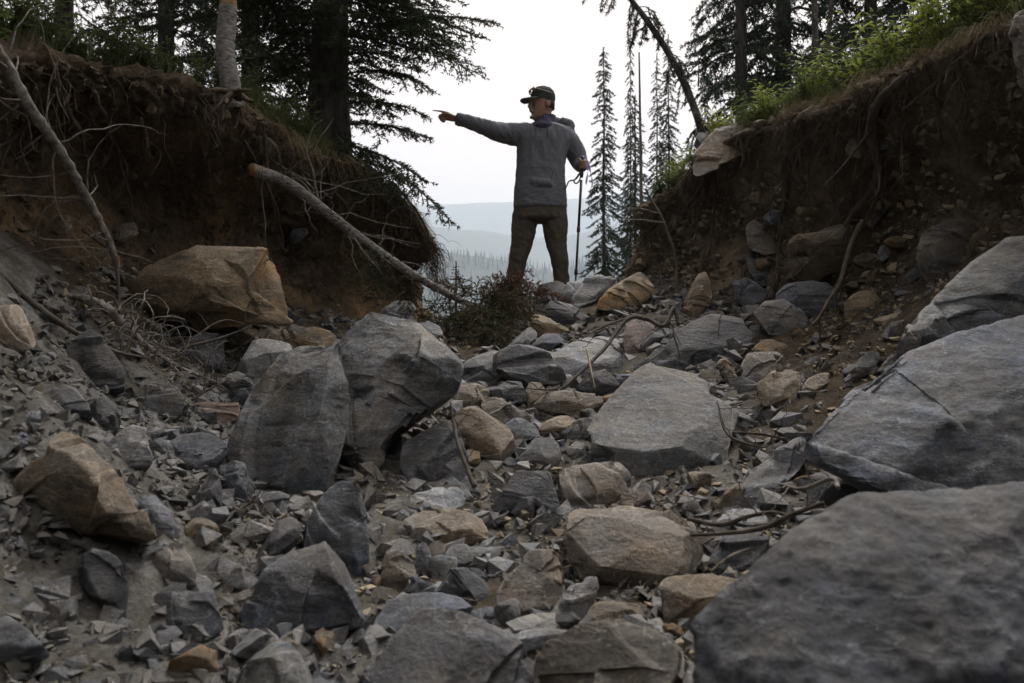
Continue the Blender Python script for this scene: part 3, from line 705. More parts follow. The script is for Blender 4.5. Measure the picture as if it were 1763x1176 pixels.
R('dark shadowed boulder under the fallen branches', 'dark', [(100,632),(130,585),(155,568),(180,590),(210,630),(208,658),(160,668),(112,644)], inner=[(155,605,.1),(170,640,.2)])
R('reddish grey block at the left edge', 'warm', [(-40,545),(0,527),(35,520),(50,550),(62,592),(40,605),(0,598),(-40,600)], d=2.55)
R('tan wedge stone under the ochre block', 'tan', [(360,567),(385,550),(410,540),(425,555),(445,577),(437,592),(400,596),(368,588)], d=3.9)
R('dark stone below the ochre block', 'dark', [(303,602),(330,575),(370,570),(392,590),(388,628),(350,643),(318,633)], d=3.65)
R('light grey ridged stone behind the tall cracked slab', 'pale', [(411,622),(430,590),(460,582),(500,595),(516,612),(470,643),(430,653),(410,642)], d=3.35)
R('flat grey stone left of the tall cracked slab', 'grey', [(373,667),(400,640),(460,635),(482,650),(462,692),(400,695),(378,688)], d=3.1)
R('small dark-sided stone near the red slab', 'blue', [(400,690),(412,672),(440,668),(455,685),(440,705),(412,706)], d=2.95)
R('orange-brown stone at the foot of the left bank', 'ochre', [(508,587),(530,563),(555,565),(580,580),(572,602),(540,608),(513,603)], d=4.0)
R('pale rounded stone below the hanging roots', 'pale', [(653,537),(675,520),(710,518),(717,535),(702,552),(670,553)], d=5.6)
R('pale stone left of the fallen spruce top', 'pale', [(713,572),(735,553),(755,560),(762,576),(747,587),(718,585)], d=4.9)
R('brown stone beside the tan wedge', 'warm', [(440,580),(460,562),(490,566),(500,582),(480,596),(450,596)], d=4.1)
R('grey stone behind the warm rounded cobbles', 'dark', [(843,663),(880,655),(900,660),(906,692),(880,705),(853,693)], d=3.75)
R('smooth brownish stone with two dimples right of the massive boulder', 'warm', [(776,682),(795,662),(820,660),(850,672),(843,692),(815,705),(783,697)], d=3.6)
R('flat grey-brown stone sloping to the oval stone', 'warm', [(828,693),(855,678),(880,690),(917,715),(922,732),(880,738),(838,718)], d=3.4)
R('banded blue-grey stone behind the warm boulder', 'blue', [(862,738),(890,718),(925,735),(935,757),(910,768),(878,773)], d=3.2)
R('oval streaked stone in the centre of the gully', 'warm', [(921,692),(940,675),(980,668),(1015,675),(1039,685),(1022,712),(985,725),(945,715),(923,704)], d=3.5, inner=[(965,690,.14),(1005,700,.12)])
R('thin upright stone left of the oval stone', 'tan', [(903,680),(912,658),(930,660),(940,675),(925,700),(908,702)], d=3.6)
R('dark faceted stone behind the oval stone', 'dark', [(990,668),(1010,645),(1040,636),(1060,655),(1064,675),(1030,684),(998,677)], d=3.75)
R('pale flat stone behind the driftwood', 'blue', [(1055,663),(1065,645),(1100,643),(1108,656),(1085,670)], d=3.85)
R('yellowish cobble right of the banded stone', 'tan', [(923,743),(945,722),(975,713),(995,725),(984,742),(945,756)], d=3.15)
R('grey stone against the left end of the broad slab', 'grey', [(965,742),(985,725),(1015,718),(1030,732),(1010,755),(975,760)], d=3.15)
R('small light stone below the yellowish cobble', 'pale', [(975,778),(990,760),(1010,765),(1008,785),(985,792)], d=2.95)
R('flat pinkish stone lying in front of the speckled slab', 'pale', [(701,857),(725,842),(790,838),(807,858),(792,882),(740,888),(710,882)], lean=1.0, th=.35)
R('flat pinkish-grey stone in the lower centre', 'warm', [(690,897),(720,882),(780,878),(825,888),(838,910),(832,932),(800,938),(765,948),(720,933),(700,912)], lean=.8, th=.5, inner=[(705,900,.04),(755,922,.22),(825,912,.12)])
R('brownish faceted cobble in the lower centre', 'warm', [(653,988),(665,955),(690,948),(712,970),(724,997),(707,1017),(675,1020),(658,1007)], inner=[(690,965,.1),(695,990,.22)])
R('dark blue angular stone right of the faceted cobble', 'blue', [(750,1013),(775,980),(800,978),(835,1000),(852,1030),(837,1047),(800,1040),(763,1033)], inner=[(790,995,.1),(805,1020,.22)])
R('small white-streaked stone standing on end', 'pale', [(717,940),(728,930),(742,955),(747,980),(732,992),(717,977)], lean=.2)
R('grey curved stone above the dark blue angular stone', 'grey', [(748,968),(775,940),(815,936),(840,945),(822,967),(790,987),(758,983)])
R('flat pale chip in the lower centre', 'pale', [(798,972),(825,948),(860,948),(870,960),(842,982),(813,987)], lean=1.0, th=.4)
R('big brown-grey boulder left of the large tan-grey block', 'warm', [(848,1042),(870,1000),(910,955),(950,945),(975,965),(982,1000),(972,1042),(930,1074),(890,1074),(858,1062)], inner=[(905,990,.1),(955,985,.1),(920,1040,.22)])
R('narrow grey stone leaning under the tan-grey block', 'grey', [(956,1078),(965,1030),(990,995),(1015,988),(1030,1010),(1017,1052),(985,1081)], lean=.4)
R('tan flat stone in the gap below the tan-grey block', 'tan', [(1001,1072),(1020,1040),(1060,1030),(1112,1045),(1117,1078),(1060,1088)], lean=.8)
R('smooth blue-grey stone behind the dark humped boulder', 'blue', [(803,1057),(840,1045),(880,1060),(897,1080),(850,1088),(813,1080)], lean=.8)
R('pale elongated stone behind the rust-streaked boulder', 'pale', [(848,1092),(900,1075),(960,1080),(1002,1087),(960,1118),(900,1128),(858,1113)], d=1.75)
R('small square stone in front of the tall cracked slab', 'grey', [(436,852),(480,846),(497,855),(495,887),(470,897),(438,892)], inner=[(472,855,.05),(468,890,.15)])
R('dark slim stone leaning on the tall cracked slab', 'dark', [(381,802),(405,787),(425,800),(442,840),(432,872),(400,868),(385,832)], lean=.4)
R('dark thorn-shaped stone left of the slim leaning stone', 'dark', [(335,862),(350,830),(370,805),(382,840),(382,872),(360,887),(338,882)], lean=.3)
R('grey wedge stone above the cube-shaped block', 'grey', [(361,978),(390,960),(410,970),(422,1010),(400,1022),(373,1002)])
R('smooth pebble-grey stone beside the large dark block', 'warm', [(390,1047),(410,1020),(435,1015),(428,1057),(405,1070)])
R('thin-layered greenish stone right of the big tan boulder', 'blue', [(238,862),(275,853),(282,880),(312,910),(292,932),(263,922)])
R('pale flat stone under the crossed sticks', 'pale', [(1228,903),(1270,872),(1320,880),(1333,905),(1280,918)], lean=1.1, th=.3)
R('dark pitted stone below the crossed sticks', 'dark', [(1216,968),(1250,920),(1290,908),(1327,930),(1324,962),(1270,994),(1228,988)])
R('reddish-grey wedge right of the squarish block', 'red', [(1043,878),(1075,850),(1110,840),(1122,860),(1107,878),(1070,884)])
R('thin pale chip behind the reddish wedge', 'blue', [(1093,846),(1105,836),(1130,836),(1128,848),(1108,854)], lean=1.0, th=.3)
R('pale slab lying along the lip of the right bank', 'warm', [(1188,268),(1232,226),(1300,202),(1372,184),(1384,192),(1325,228),(1272,262),(1216,302),(1194,300)], d=5.55, lean=.5, th=.6, big=1, bank='right_bank', out=.1)
R('dark stone at the upper end of the lip slab', 'dark', [(1193,252),(1203,228),(1222,232),(1228,252),(1212,265)], d=6.15)
R('cracked sandy block set in the right bank', 'tan', [(1312,292),(1350,268),(1364,285),(1362,322),(1340,347),(1316,337)], d=5.3, bank='right_bank')
R('sandy block right of the cracked block', 'tan', [(1362,290),(1378,262),(1395,272),(1398,305),(1378,318)], d=5.15, bank='right_bank')
R('upper sandy block below the bank roots', 'tan', [(1410,292),(1418,258),(1432,250),(1442,270),(1438,296),(1424,302)], d=4.85, bank='right_bank')
R('sandy block under the grass tuft of the right bank', 'tan', [(1454,262),(1462,228),(1480,222),(1502,240),(1504,262),(1478,272)], d=4.7, bank='right_bank')
R('small tan cobble left of the cracked block', 'tan', [(1290,340),(1300,318),(1318,322),(1322,340),(1305,350)], d=5.35, bank='right_bank')
R('grey cobble under the thick bank root', 'blue', [(1312,380),(1322,362),(1342,360),(1350,375),(1335,388)], d=5.2, bank='right_bank')
R('pale small stone in the dark of the right bank', 'pale', [(1508,445),(1515,425),(1530,420),(1534,440),(1522,452)], d=4.55, bank='right_bank')
R('crumbly grey block standing in the right bank', 'warm', [(1585,442),(1590,400),(1640,380),(1692,380),(1700,440),(1655,488),(1598,494)], d=3.75, lean=.2, inner=[(1620,410,.1)], bank='right_bank')
R('pale boulder at the top right corner of the bank', 'warm', [(1735,62),(1745,30),(1790,8),(1860,40),(1860,200),(1790,192),(1755,162),(1737,112)], d=3.05, lean=.1, bank='right_bank')
R('blue boulder with a white patch at the lower left corner', 'blue', [(-50,1082),(20,1058),(70,1080),(92,1112),(62,1144),(-50,1160)], d=1.52)
R('pale stone in the shadow of the left bank', 'tan', [(82,395),(92,372),(118,370),(124,392),(104,404)], d=3.35, bank='left_bank')
R('sandy lump at the foot of the left bank', 'tan', [(186,412),(200,388),(232,384),(240,402),(215,418)], d=4.05, bank='left_bank')
R('bluish flat stone in the left sand', 'blue', [(8,765),(28,742),(48,748),(48,765),(28,770)], lean=1.0, th=.4)
R('grey stone poking out of the sandy slope', 'blue', [(34,728),(45,708),(66,705),(70,722),(50,732)])

def chip(V, rs, size, k=14, lo=0.01, hi=0.07):
    for _ in range(k):
        n = rs.normal(size=3); n /= np.linalg.norm(n)
        s = V @ n; cut = s.max() - size * rs.uniform(lo, hi)
        V = V - np.maximum(0, s - cut)[:, None] * n
    return V
def weather(V, F, rs, size, amp=1.0, chips=40, big=6, notch=9):
    """break a hull the way bedded rock breaks: flat fracture planes, chipped edges, stepped ledges"""
    c = V.mean(0); V = (V - c) * 1.075 + c
    for _ in range(big):
        n = rs.normal(size=3); n[1] -= 0.55; n[2] += 0.35; n /= np.linalg.norm(n)
        s = V @ n; cut = s.max() - size * rs.uniform(0.03, 0.10)
        V = V - np.maximum(0, s - cut)[:, None] * n
    N = vnormals(V, F)
    for k in rs.integers(len(V), size=chips):
        n = N[k] + rs.normal(size=3) * 0.2; n /= np.linalg.norm(n)
        s = V @ n; cut = s.max() - size * (0.006 + 0.05 * rs.random() ** 1.7)
        V = V - np.maximum(0, s - cut)[:, None] * n
    # joint set: bedding normal and two cross joints
    b = rs.normal(size=3); b[2] += 0.7; b /= np.linalg.norm(b)
    j1 = np.cross(b, rs.normal(size=3)); j1 /= np.linalg.norm(j1); j2 = np.cross(b, j1)
    ax = (b, -b, j1, -j1, j2, -j2)
    jit = 0.012 * size * fbm(V / size * 5 + rs.uniform(0, 50), 3, .6)
    sc = min(1.0, (0.5 / size) ** 0.7)
    for _ in range(int(notch * (1.0 + 0.8 * (size > .5)))):
        a_ = int(rs.integers(2)); n1 = ax[a_]; n2 = ax[int(rs.integers(2, 6))]
        n2 = n2 + rs.normal(size=3) * 0.18; n2 /= np.linalg.norm(n2); n1 = n1 + rs.normal(size=3) * 0.08; n1 /= np.linalg.norm(n1)
        p = V[rs.integers(len(V))]
        s1 = (V - p) @ n1 + size * sc * rs.uniform(0.012, 0.05) + jit; s2 = (V - p) @ n2 + size * rs.uniform(-.05, .25) + jit * 1.5
        m = (s1 > 0) & (s2 > 0)
        if m.mean() > .33: continue
        t = np.where(s1 < s2, s1, 0.0); u = np.where(s1 < s2, 0.0, s2)
        lim = size * sc * 0.07
        V = np.where(m[:, None], V - np.minimum(t, lim)[:, None] * n1 - np.minimum(u, lim)[:, None] * n2, V)
    N = vnormals(V, F); o = rs.uniform(0, 50, 3)
    d = 0.006 * fbm(V / size * 3 + o, 4, 0.5) + 0.0045 * fbm(V / size * 10 + o, 4, 0.6, True)
    return V + N * (d * size * amp)[:, None]

def hull(pts):
    bm = bmesh.new()
    for p in pts: bm.verts.new(p)
    r = bmesh.ops.convex_hull(bm, input=bm.verts)
    junk = list({e for e in r['geom_interior'] + r['geom_unused'] if isinstance(e, bmesh.types.BMVert) and e.is_valid})
    if junk: bmesh.ops.delete(bm, geom=junk, context='VERTS')
    bmesh.ops.triangulate(bm, faces=bm.faces)
    bmesh.ops.recalc_face_normals(bm, faces=bm.faces)
    bm.verts.index_update()
    V = np.array([v.co[:] for v in bm.verts]); T = np.array([[v.index for v in f.verts] for f in bm.faces])
    bm.free(); return V, T

AMP = {'blurred dark boulder filling the lower right corner': 4.0, 'great smooth grey slab at the right edge': 2.6, 'upper layer of the great grey slab at the right edge': 2.6}
items, info = [], []
for n_, (label, mat, outline, k) in enumerate(RK):
    rs = np.random.default_rng(100 + n_)
    o = np.array(outline, float); yb = o[:, 1].max(); xb = o[o[:, 1] > yb - 0.25 * np.ptp(o[:, 1]), 0].mean()
    g_ = ground_d(xb, yb)
    d0 = k.get('d') or g_
    if 'd' in k and 'bank' not in k and 'fix' not in k and g_ < 8.9 and abs(d0 - g_) < 0.6: d0 = g_
    sz = math.sqrt(np.ptp(o[:, 0]) * np.ptp(o[:, 1])) * d0 / FPX
    if 'd' not in k: d0 += 0.12 * sz
    if 'bank' in k: d0 = bank_d(k['bank'], *o.mean(0)) - k.get('out', 0.4) * sz
    lean = k.get('lean', 0.55)
    dep = lambda y: d0 * (1 + lean * (yb - y) / FPX)
    c = o.mean(0)
    pts = [P(x, y, dep(y)) for x, y in o]
    inner = k.get('inner')
    if inner is None:
        inner = []
        for _ in range(4):
            w = rs.dirichlet(np.ones(len(o)) * 0.6); q = (w @ o) * 0.75 + c * 0.25
            inner.append((q[0], q[1], rs.uniform(0.08, 0.24)))
    pts += [P(x, y, dep(y) - f * sz) for x, y, f in inner]
    th = k.get('th', 0.7) * sz
    for x, y in o:
        q = c + (np.array((x, y)) - c) * 0.8
        pts.append(P(q[0], q[1], dep(q[1]) + th))
    for x, y in o:
        if y > c[1] + 0.3 * np.ptp(o[:, 1]) and 'd' not in k:
            p = P(c[0] + (x - c[0]) * 0.9, y, dep(y)); p[2] -= 0.15 * sz; p[1] += 0.25 * th; pts.append(p)
    V, T = hull(pts)
    items.append((V, T, sz / (66 if k.get('big') else 32)))
    info.append((label, mat, sz, rs, k))
for (label, mat, sz, rs, kk), (V, F) in zip(info, remesh_batch(items)):
    base = np.array((V[:, 0].mean(), V[:, 1].mean(), V[:, 2].min()))
    V = weather(V, F, rs, sz, AMP.get(label, 1.7), *((26, 2, kk.get('notch', 9)) if kk.get('inner') else (40, 5, 8)))
    o = obj('boulder' if sz > 0.22 else 'stone', mk_mesh('rock', V - base, F, True), M[mat], None, base)
    tag(o, label, 'boulder' if sz > 0.22 else 'stone', 'rocks lying in the gully')
    try: o.data.set_sharp_from_angle(angle=math.radians(32))
    except Exception: pass

# a second generation of look-alike stones between the boulders (shared meshes)
protos = []
pit = []
for k in range(14):
    rs = np.random.default_rng(900 + k)
    p = rs.normal(size=(16, 3)); p /= np.linalg.norm(p, axis=1)[:, None]
    p *= np.array((1.0, rs.uniform(.6, .95), rs.uniform(.4, .75))) * 0.5
    V, T = hull(p); pit.append((V, T, 0.045))
for k, (V, F) in enumerate(remesh_batch(pit)):
    rs = np.random.default_rng(950 + k)
    V = weather(V, F, rs, 0.85, 1.0, 30, 8, 7)
    protos.append((V, F))
pm = {}
rs = np.random.default_rng(77)
cnt = 0
while cnt < 140:
    if rs.random() < 0.6:
        d = rs.uniform(1.6, 6.6); x = rs.uniform(-1.0 - .12 * d, 0.9 + .17 * d) * min(1, .5 + d / 5)
    else:
        d = rs.uniform(1.6, 3.2); x = rs.uniform(-1.1, 0.8)
    zz = floor_h([(x, d)])[0]
    size = (0.05 + 0.085 * rs.random() ** 2) * (0.6 + d * 0.17)
    mk = rs.choice(['grey', 'blue', 'dark', 'tan', 'warm', 'pale', 'ochre'], p=[.25, .2, .15, .12, .16, .06, .06])
    if x > 0.35 + .2 * d: mk = rs.choice(['tan', 'ochre', 'warm', 'grey'])
    pi = int(rs.integers(14))
    if (pi, mk) not in pm:
        me = mk_mesh('stone', protos[pi][0], protos[pi][1], True); me.materials.append(M[mk]); pm[(pi, mk)] = me
    o = bpy.data.objects.new('stone', pm[(pi, mk)]); COL.objects.link(o)
    o.location = (x, d, zz + size * 0.12); s_ = size * rs.uniform(.85, 1.2)
    o.scale = (s_ * rs.uniform(.8, 1.2), s_, s_); o.rotation_euler = (rs.uniform(-.6, .6), rs.uniform(-.6, .6), rs.uniform(0, 6.28))
    place = 'on the sandy left slope' if x < -.25 - .13 * d else 'on the brown soil at the right' if x > .35 + .16 * d else 'near the bottom of the picture' if d < 2.5 else 'in the middle of the gully' if d < 4.4 else 'up near the crest'
    tint = dict(grey='mid-grey', blue='bluish grey', dark='dark slate', tan='tan', warm='brownish grey', pale='pale grey', ochre='ochre')[mk]
    big_ = 'fist-sized' if size > .085 else 'small'
    lab = '%s %s angular loose stone lying %s' % (big_, tint, place)
    tag(o, lab, 'stone', 'loose stones: %s %s %s' % (big_, tint, place))
    cnt += 1

b_ = None
rs = np.random.default_rng(177)
for nm, n_, labs in (('right_bank', 62, 'tan broken stone embedded in the face of the right bank'), ('left_bank', 8, 'half-buried stone in the dark face of the left bank')):
    B_ = PROF[nm]
    for k in range(n_):
        si = int(B_['ns'] * rs.uniform(.36, .74)); ui = int(np.argmin(np.abs(B_['u'] - rs.uniform(.9, 4.9))))
        p = B_['S'][si, ui]; mk = rs.choice(['tan', 'warm', 'ochre', 'grey'], p=[.45, .25, .2, .1]); pi = int(rs.integers(14))
        if (pi, mk) not in pm:
            me = mk_mesh('stone', protos[pi][0], protos[pi][1], True); me.materials.append(M[mk]); pm[(pi, mk)] = me
        o = bpy.data.objects.new('stone', pm[(pi, mk)]); COL.objects.link(o)
        o.location = p; s_ = 0.08 + 0.19 * rs.random() ** 1.7
        o.scale = (s_ * rs.uniform(.9, 1.4), s_, s_ * rs.uniform(.8, 1.1)); o.rotation_euler = (rs.uniform(-.5, .5), rs.uniform(-.5, .5), rs.uniform(0, 6.28))
        tint = dict(grey='grey', tan='tan', warm='brownish grey', ochre='ochre')[mk]
        hgt = 'low in' if B_['u'][ui] < 2.1 else 'halfway up' if B_['u'][ui] < 3.3 else 'high in'
        tag(o, '%s broken stone embedded %s the %s face' % (tint, hgt, nm.replace('_', ' ')), 'stone', 'embedded stones: %s %s %s' % (tint, hgt, nm.replace('_', ' ')))

# gravel: nobody could count it
def scatter(name, pos, size, mat, label, seed, parent=None, nproto=6, flat=.7, npt=9):
    r = np.random.default_rng(seed); VV, TT, off = [], [], 0
    base = []
    for k in range(nproto):
        p = r.uniform(-1, 1, size=(npt, 3)); p *= np.array((1, .75, flat)) * .5
        base.append(hull(p))
    which = r.integers(nproto, size=len(pos))
    for k in range(nproto):
        idx = np.where(which == k)[0]
        V, T = base[k]; m = len(idx)
        a = r.uniform(0, 6.28, (m, 3)); a[:, :2] *= 0.2
        cz, sz_ = np.cos(a[:, 2]), np.sin(a[:, 2]); cx, sx = np.cos(a[:, 0] * 2), np.sin(a[:, 0] * 2)
        v = V[None] * size[idx][:, None, None] * r.uniform(.7, 1.3, (m, 1, 3))
        x, y, z = v[..., 0], v[..., 1], v[..., 2]
        y, z = y * cx[:, None] - z * sx[:, None], y * sx[:, None] + z * cx[:, None]
        x, y = x * cz[:, None] - y * sz_[:, None], x * sz_[:, None] + y * cz[:, None]
        v = np.stack([x, y, z], -1) + pos[idx][:, None, :]
        VV.append(v.reshape(-1, 3)); TT.append((T[None] + (np.arange(m) * len(V))[:, None, None]).reshape(-1, 3) + off); off += m * len(V)
    o = obj(name, mk_mesh(name, np.concatenate(VV), np.concatenate(TT)), mat, parent)
    return tag(o, label, 'gravel' if parent is None else None, None, 'stuff')

def floor_points(n, r, cond):
    out = []
    while len(out) < n:
        d = 1.2 + 6.0 * r.random(n) ** 1.7; x = r.uniform(-1, 1, n) * (0.9 + 0.32 * d)
        out += [(a, b) for a, b in zip(x, d) if cond(a, b, r)]
    xy = np.array(out[:n]); return np.concatenate([xy, floor_h(xy)[:, None] + 0.004], 1)
r = np.random.default_rng(55)
M['gravel'] = simple_mat('gravel_grey', (0.06, 0.062, 0.064), (0.24, 0.238, 0.23), 7.0, 0.9, 0.4)
M['gravel_tan'] = simple_mat('gravel_tan', (0.13, 0.105, 0.072), (0.37, 0.31, 0.225), 7.0, 0.9, 0.4)
sm = lambda x, y: soil_mask(np.array([x]), np.array([y]))[0]
M['rubble'] = rock_mat('rubble', (0.04, 0.042, 0.045), (0.105, 0.108, 0.112), (0.20, 0.201, 0.2), (0.15, 0.12, 0.085), 0.4, 0.4)
g1 = floor_points(7500, r, lambda x, y, r: r.random() > sm(x, y) * 0.9)
scatter('gravel', g1, 0.007 + 0.028 * r.random(len(g1)) ** 3, M['gravel'], 'grey gravel and chips covering the gully bed', 1)
g2 = floor_points(9500, r, lambda x, y, r: r.random() < sm(x, y))
scatter('soil_gravel', g2, 0.01 + 0.045 * r.random(len(g2)) ** 3, M['gravel_tan'], 'brown gravel and clods on the slide soil', 2)
def bank_points(name, n, r, u0, u1, s0=0.12, s1=0.86):
    b = PROF[name]; si = r.integers(int(b['ns'] * s0), int(b['ns'] * s1), n)
    ui = np.array([np.argmin(np.abs(b['u'] - q)) for q in r.uniform(u0, u1, n)])
    return b['S'][si, ui], b['N'][si, ui], si
for nm, par, mt, n_, sd in (('left_bank', left_bank, M['clod'], 2500, 5), ('right_bank', right_bank, M['gravel_tan'], 5500, 6)):
    p, nn, _ = bank_points(nm, n_, r, 0.8, 5.2)
    scatter('embedded_gravel', p, 0.012 + 0.075 * r.random(n_) ** 3.5, mt, None, sd, par)
g3 = floor_points(7500, r, lambda x, y, r: y > 1.4 and (r.random() > .6 or sm(x, y) < .7))
scatter('rubble', g3, (0.02 + 0.075 * r.random(len(g3)) ** 2.2) * (.7 + .12 * g3[:, 1]), M['rubble'], 'fist-sized grey rubble filling the gaps between the boulders', 3, None, 14)
g4 = floor_points(2600, r, lambda x, y, r: x < -.55 and y < 3.4)
M['sandclod'] = simple_mat('sand_clods', (0.06, 0.058, 0.053), (0.19, 0.183, 0.168), 12.0, .95, .6)
scatter('sand_clods', g4, 0.012 + 0.05 * r.random(len(g4)) ** 2.5, M['sandclod'], 'crumbly pale sand clods on the left slope', 4, None, 10)
g5 = floor_points(700, r, lambda x, y, r: y > 1.7 and y < 6.3 and abs(x + .1) < .55 + .22 * y)
scatter('broken_rock', g5, (0.06 + 0.07 * r.random(len(g5)) ** 1.5) * (.75 + .09 * g5[:, 1]), M['rubble'], 'angular broken blocks wedged between the boulders', 7, None, 24, .75, 14)
# needles and straw lying on the floor
mb = MB(); gl = floor_points(5000, r, lambda x, y, r: noise3(np.array([[x * 2.2, y * 2.2, .5]]))[0] > 0.02)
a = r.uniform(0, 6.28, len(gl)); L_ = r.uniform(.012, .04, len(gl)); w_ = .0012
dr = np.stack([np.cos(a), np.sin(a), r.uniform(-.15, .3, len(gl))], -1) * L_[:, None]
sd_ = np.stack([-np.sin(a), np.cos(a), 0 * a], -1) * w_
b0 = gl + np.array((0, 0, .012))
V = np.stack([b0 - sd_, b0 + sd_, b0 + dr], 1).reshape(-1, 3)
mb.add(V, None, np.arange(len(V)).reshape(-1, 3))
tag(mb.build('needle_litter', M['litter'], None, False), 'dry needles and straw scattered over the gully bed', 'litter', None, 'stuff')
# ------------------------------------------------------------------ conifers
def needles_on(mb, A, B, r, per_m, ln, wd, up=0.25):
    """needles along twig segments A->B (arrays), one thin triangle each"""
    L = np.linalg.norm(B - A, axis=1); cnt = np.maximum(1, (L * per_m).astype(int))
    idx = np.repeat(np.arange(len(A)), cnt); t = r.random(len(idx))[:, None]
    p = A[idx] + (B[idx] - A[idx]) * t
    d = (B[idx] - A[idx]) / (L[idx][:, None] + 1e-9)
    q = r.normal(size=(len(idx), 3)); q[:, 2] += up
    q -= (q * d).sum(1)[:, None] * d; q /= np.linalg.norm(q, axis=1)[:, None] + 1e-9
    dr = q * 0.8 + d * 0.65; dr /= np.linalg.norm(dr, axis=1)[:, None]
    s = np.cross(dr, r.normal(size=(len(idx), 3))); s /= np.linalg.norm(s, axis=1)[:, None] + 1e-9
    l = (ln * r.uniform(.6, 1.2, len(idx)))[:, None]
    V = np.stack([p - s * wd, p + s * wd, p + dr * l], 1).reshape(-1, 3)
    mb.add(V, None, np.arange(len(V)).reshape(-1, 3))

def spray(wood, leaf, axis, r, lat_len, lat_step, per_m, ln, wd, rad=0.008, flat=np.array((0, 0, 1.0)), droop=0.25, start=0.2, sub=True, bare=0.0):
    """one conifer limb: an axis polyline with side twigs in a drooping plane"""
    n = len(axis); seg = np.linalg.norm(np.diff(axis, axis=0), axis=1); tot = seg.sum()
    wood.tube(axis, np.linspace(rad, rad * 0.25, n), 4, False)
    A, B = [], []
    cum = np.concatenate([[0], np.cumsum(seg)]) / tot
    s = start
    A += list(axis[:-1][cum[:-1] >= start]); B += list(axis[1:][cum[:-1] >= start])
    side = 1
    while s < 0.98:
        p = np.array([np.interp(s, cum, axis[:, k]) for k in range(3)])
        q = np.array([np.interp(min(1, s + .03), cum, axis[:, k]) for k in range(3)])
        d = q - p; d /= np.linalg.norm(d) + 1e-9
        lat = np.cross(d, flat); lat /= np.linalg.norm(lat) + 1e-9
        ll = lat_len * (1 - s * 0.75) * r.uniform(.6, 1.2) * min(1, (s + 0.15) / .35)
        dd = lat * side * 0.8 + d * 0.7 + r.normal(size=3) * 0.12; dd /= np.linalg.norm(dd)
        if r.random() > bare:
            m = 4; pts = [p]
            for k in range(m):
                dd2 = dd - np.array((0, 0, droop * (k + 1) / m)); pts.append(pts[-1] + dd2 * ll / m)
            pts = np.array(pts); wood.tube(pts, np.linspace(rad * .35, rad * .15, m + 1), 3, False)
            A += list(pts[:-1]); B += list(pts[1:])
            if sub and ll > 0.09:
                for k in range(int(ll / 0.045)):
                    u = r.uniform(.15, .95) * m; i = min(int(u), m - 1); b = pts[i] + (pts[i + 1] - pts[i]) * (u - i)
                    d3 = dd * 0.75 + np.cross(dd, flat) * r.choice([-1, 1]) * .8 + r.normal(size=3) * .15 - np.array((0, 0, droop * .8))
                    d3 /= np.linalg.norm(d3); e = b + d3 * ll * r.uniform(.2, .42)
                    A.append(b); B.append(e)
        side = -side; s += lat_step / tot * r.uniform(.7, 1.3)
    if A: needles_on(leaf, np.array(A), np.array(B), r, per_m, ln, wd)

def conifer(name, height, r0, seed, crown0, blen, droop, step, per_m, ln, wd, lat_step, nper=5, lean=0.0, bark='bark', leafm='needle_far', sub=True, zmax=None, gap=0.15):
    """blen(t): limb length at relative height t; returns (trunk mesh, limb mesh, crown mesh)"""
    r = np.random.default_rng(seed)
    tz = np.linspace(-0.3, height, 26)
    ax = np.stack([0.03 * height * 0.15 * noise3(np.stack([tz * .4 + seed, tz * 0, tz * 0], -1)) + lean * np.maximum(tz, 0), 0.02 * noise3(np.stack([tz * .4 + seed + 9, tz * 0, tz * 0], -1)), tz], -1)
    tr = MB(); rad = r0 * (1 - np.clip(tz / height, 0, 1)) ** 0.85 + 0.006; rad[:3] *= (1.35, 1.15, 1.05)
    tr.tube(ax, rad, 12, True, 0.06)
    wood, leaf = MB(), MB()
    z = crown0
    while z < height - 0.05:
        t = z / height
        a0 = r.uniform(0, 6.28)
        for k in range(nper):
            if r.random() < gap: continue
            a = a0 + k * 6.283 / nper + r.uniform(-.35, .35)
            L = blen(t) * r.uniform(.65, 1.15)
            zz = z + r.uniform(-.4, .4) * step
            if zmax and zz > zmax: continue
            base = np.array([np.interp(zz, tz, ax[:, j]) for j in range(3)])
            dirh = np.array((math.cos(a), math.sin(a), 0)); m = 7; u = np.linspace(0, 1, m)
            rise = r.uniform(.0, .25)
            pts = base + dirh * (u * L)[:, None] + np.array((0, 0, 1.0)) * (L * (rise * u - droop * u ** 1.7 + 0.22 * droop * u ** 5))[:, None]
            pts += r.normal(size=(m, 3)) * 0.015 * L
            spray(wood, leaf, pts, r, L * .42, lat_step, per_m, ln, wd, max(.004, L * .011), droop=.3, sub=sub)
        z += step * r.uniform(.75, 1.25)
    # leader
    needles_on(leaf, ax[-4:-1], ax[-3:], r, per_m * 2, ln, wd)
    return [mk_mesh(name + '_' + nm, *b.data(), smooth=(nm != 'crown')) for nm, b in (('trunk', tr), ('limbs', wood), ('crown', leaf))]

def plant_tree(name, meshes, loc, scale, rz, label, cat, group, mats, tilt=(0, 0)):
    root = empty(name, loc); root.scale = (scale,) * 3 if np.isscalar(scale) else scale; root.rotation_euler = (tilt[0], tilt[1], rz)
    for nm, me, mt in zip(('trunk', 'limbs', 'crown'), meshes, mats):
        if not me.materials: me.materials.append(mt)
        o = bpy.data.objects.new(nm, me); COL.objects.link(o); o.parent = root
    return tag(root, label, cat, group)

FM = (M['bark'], M['bark'], M['needle_far'])
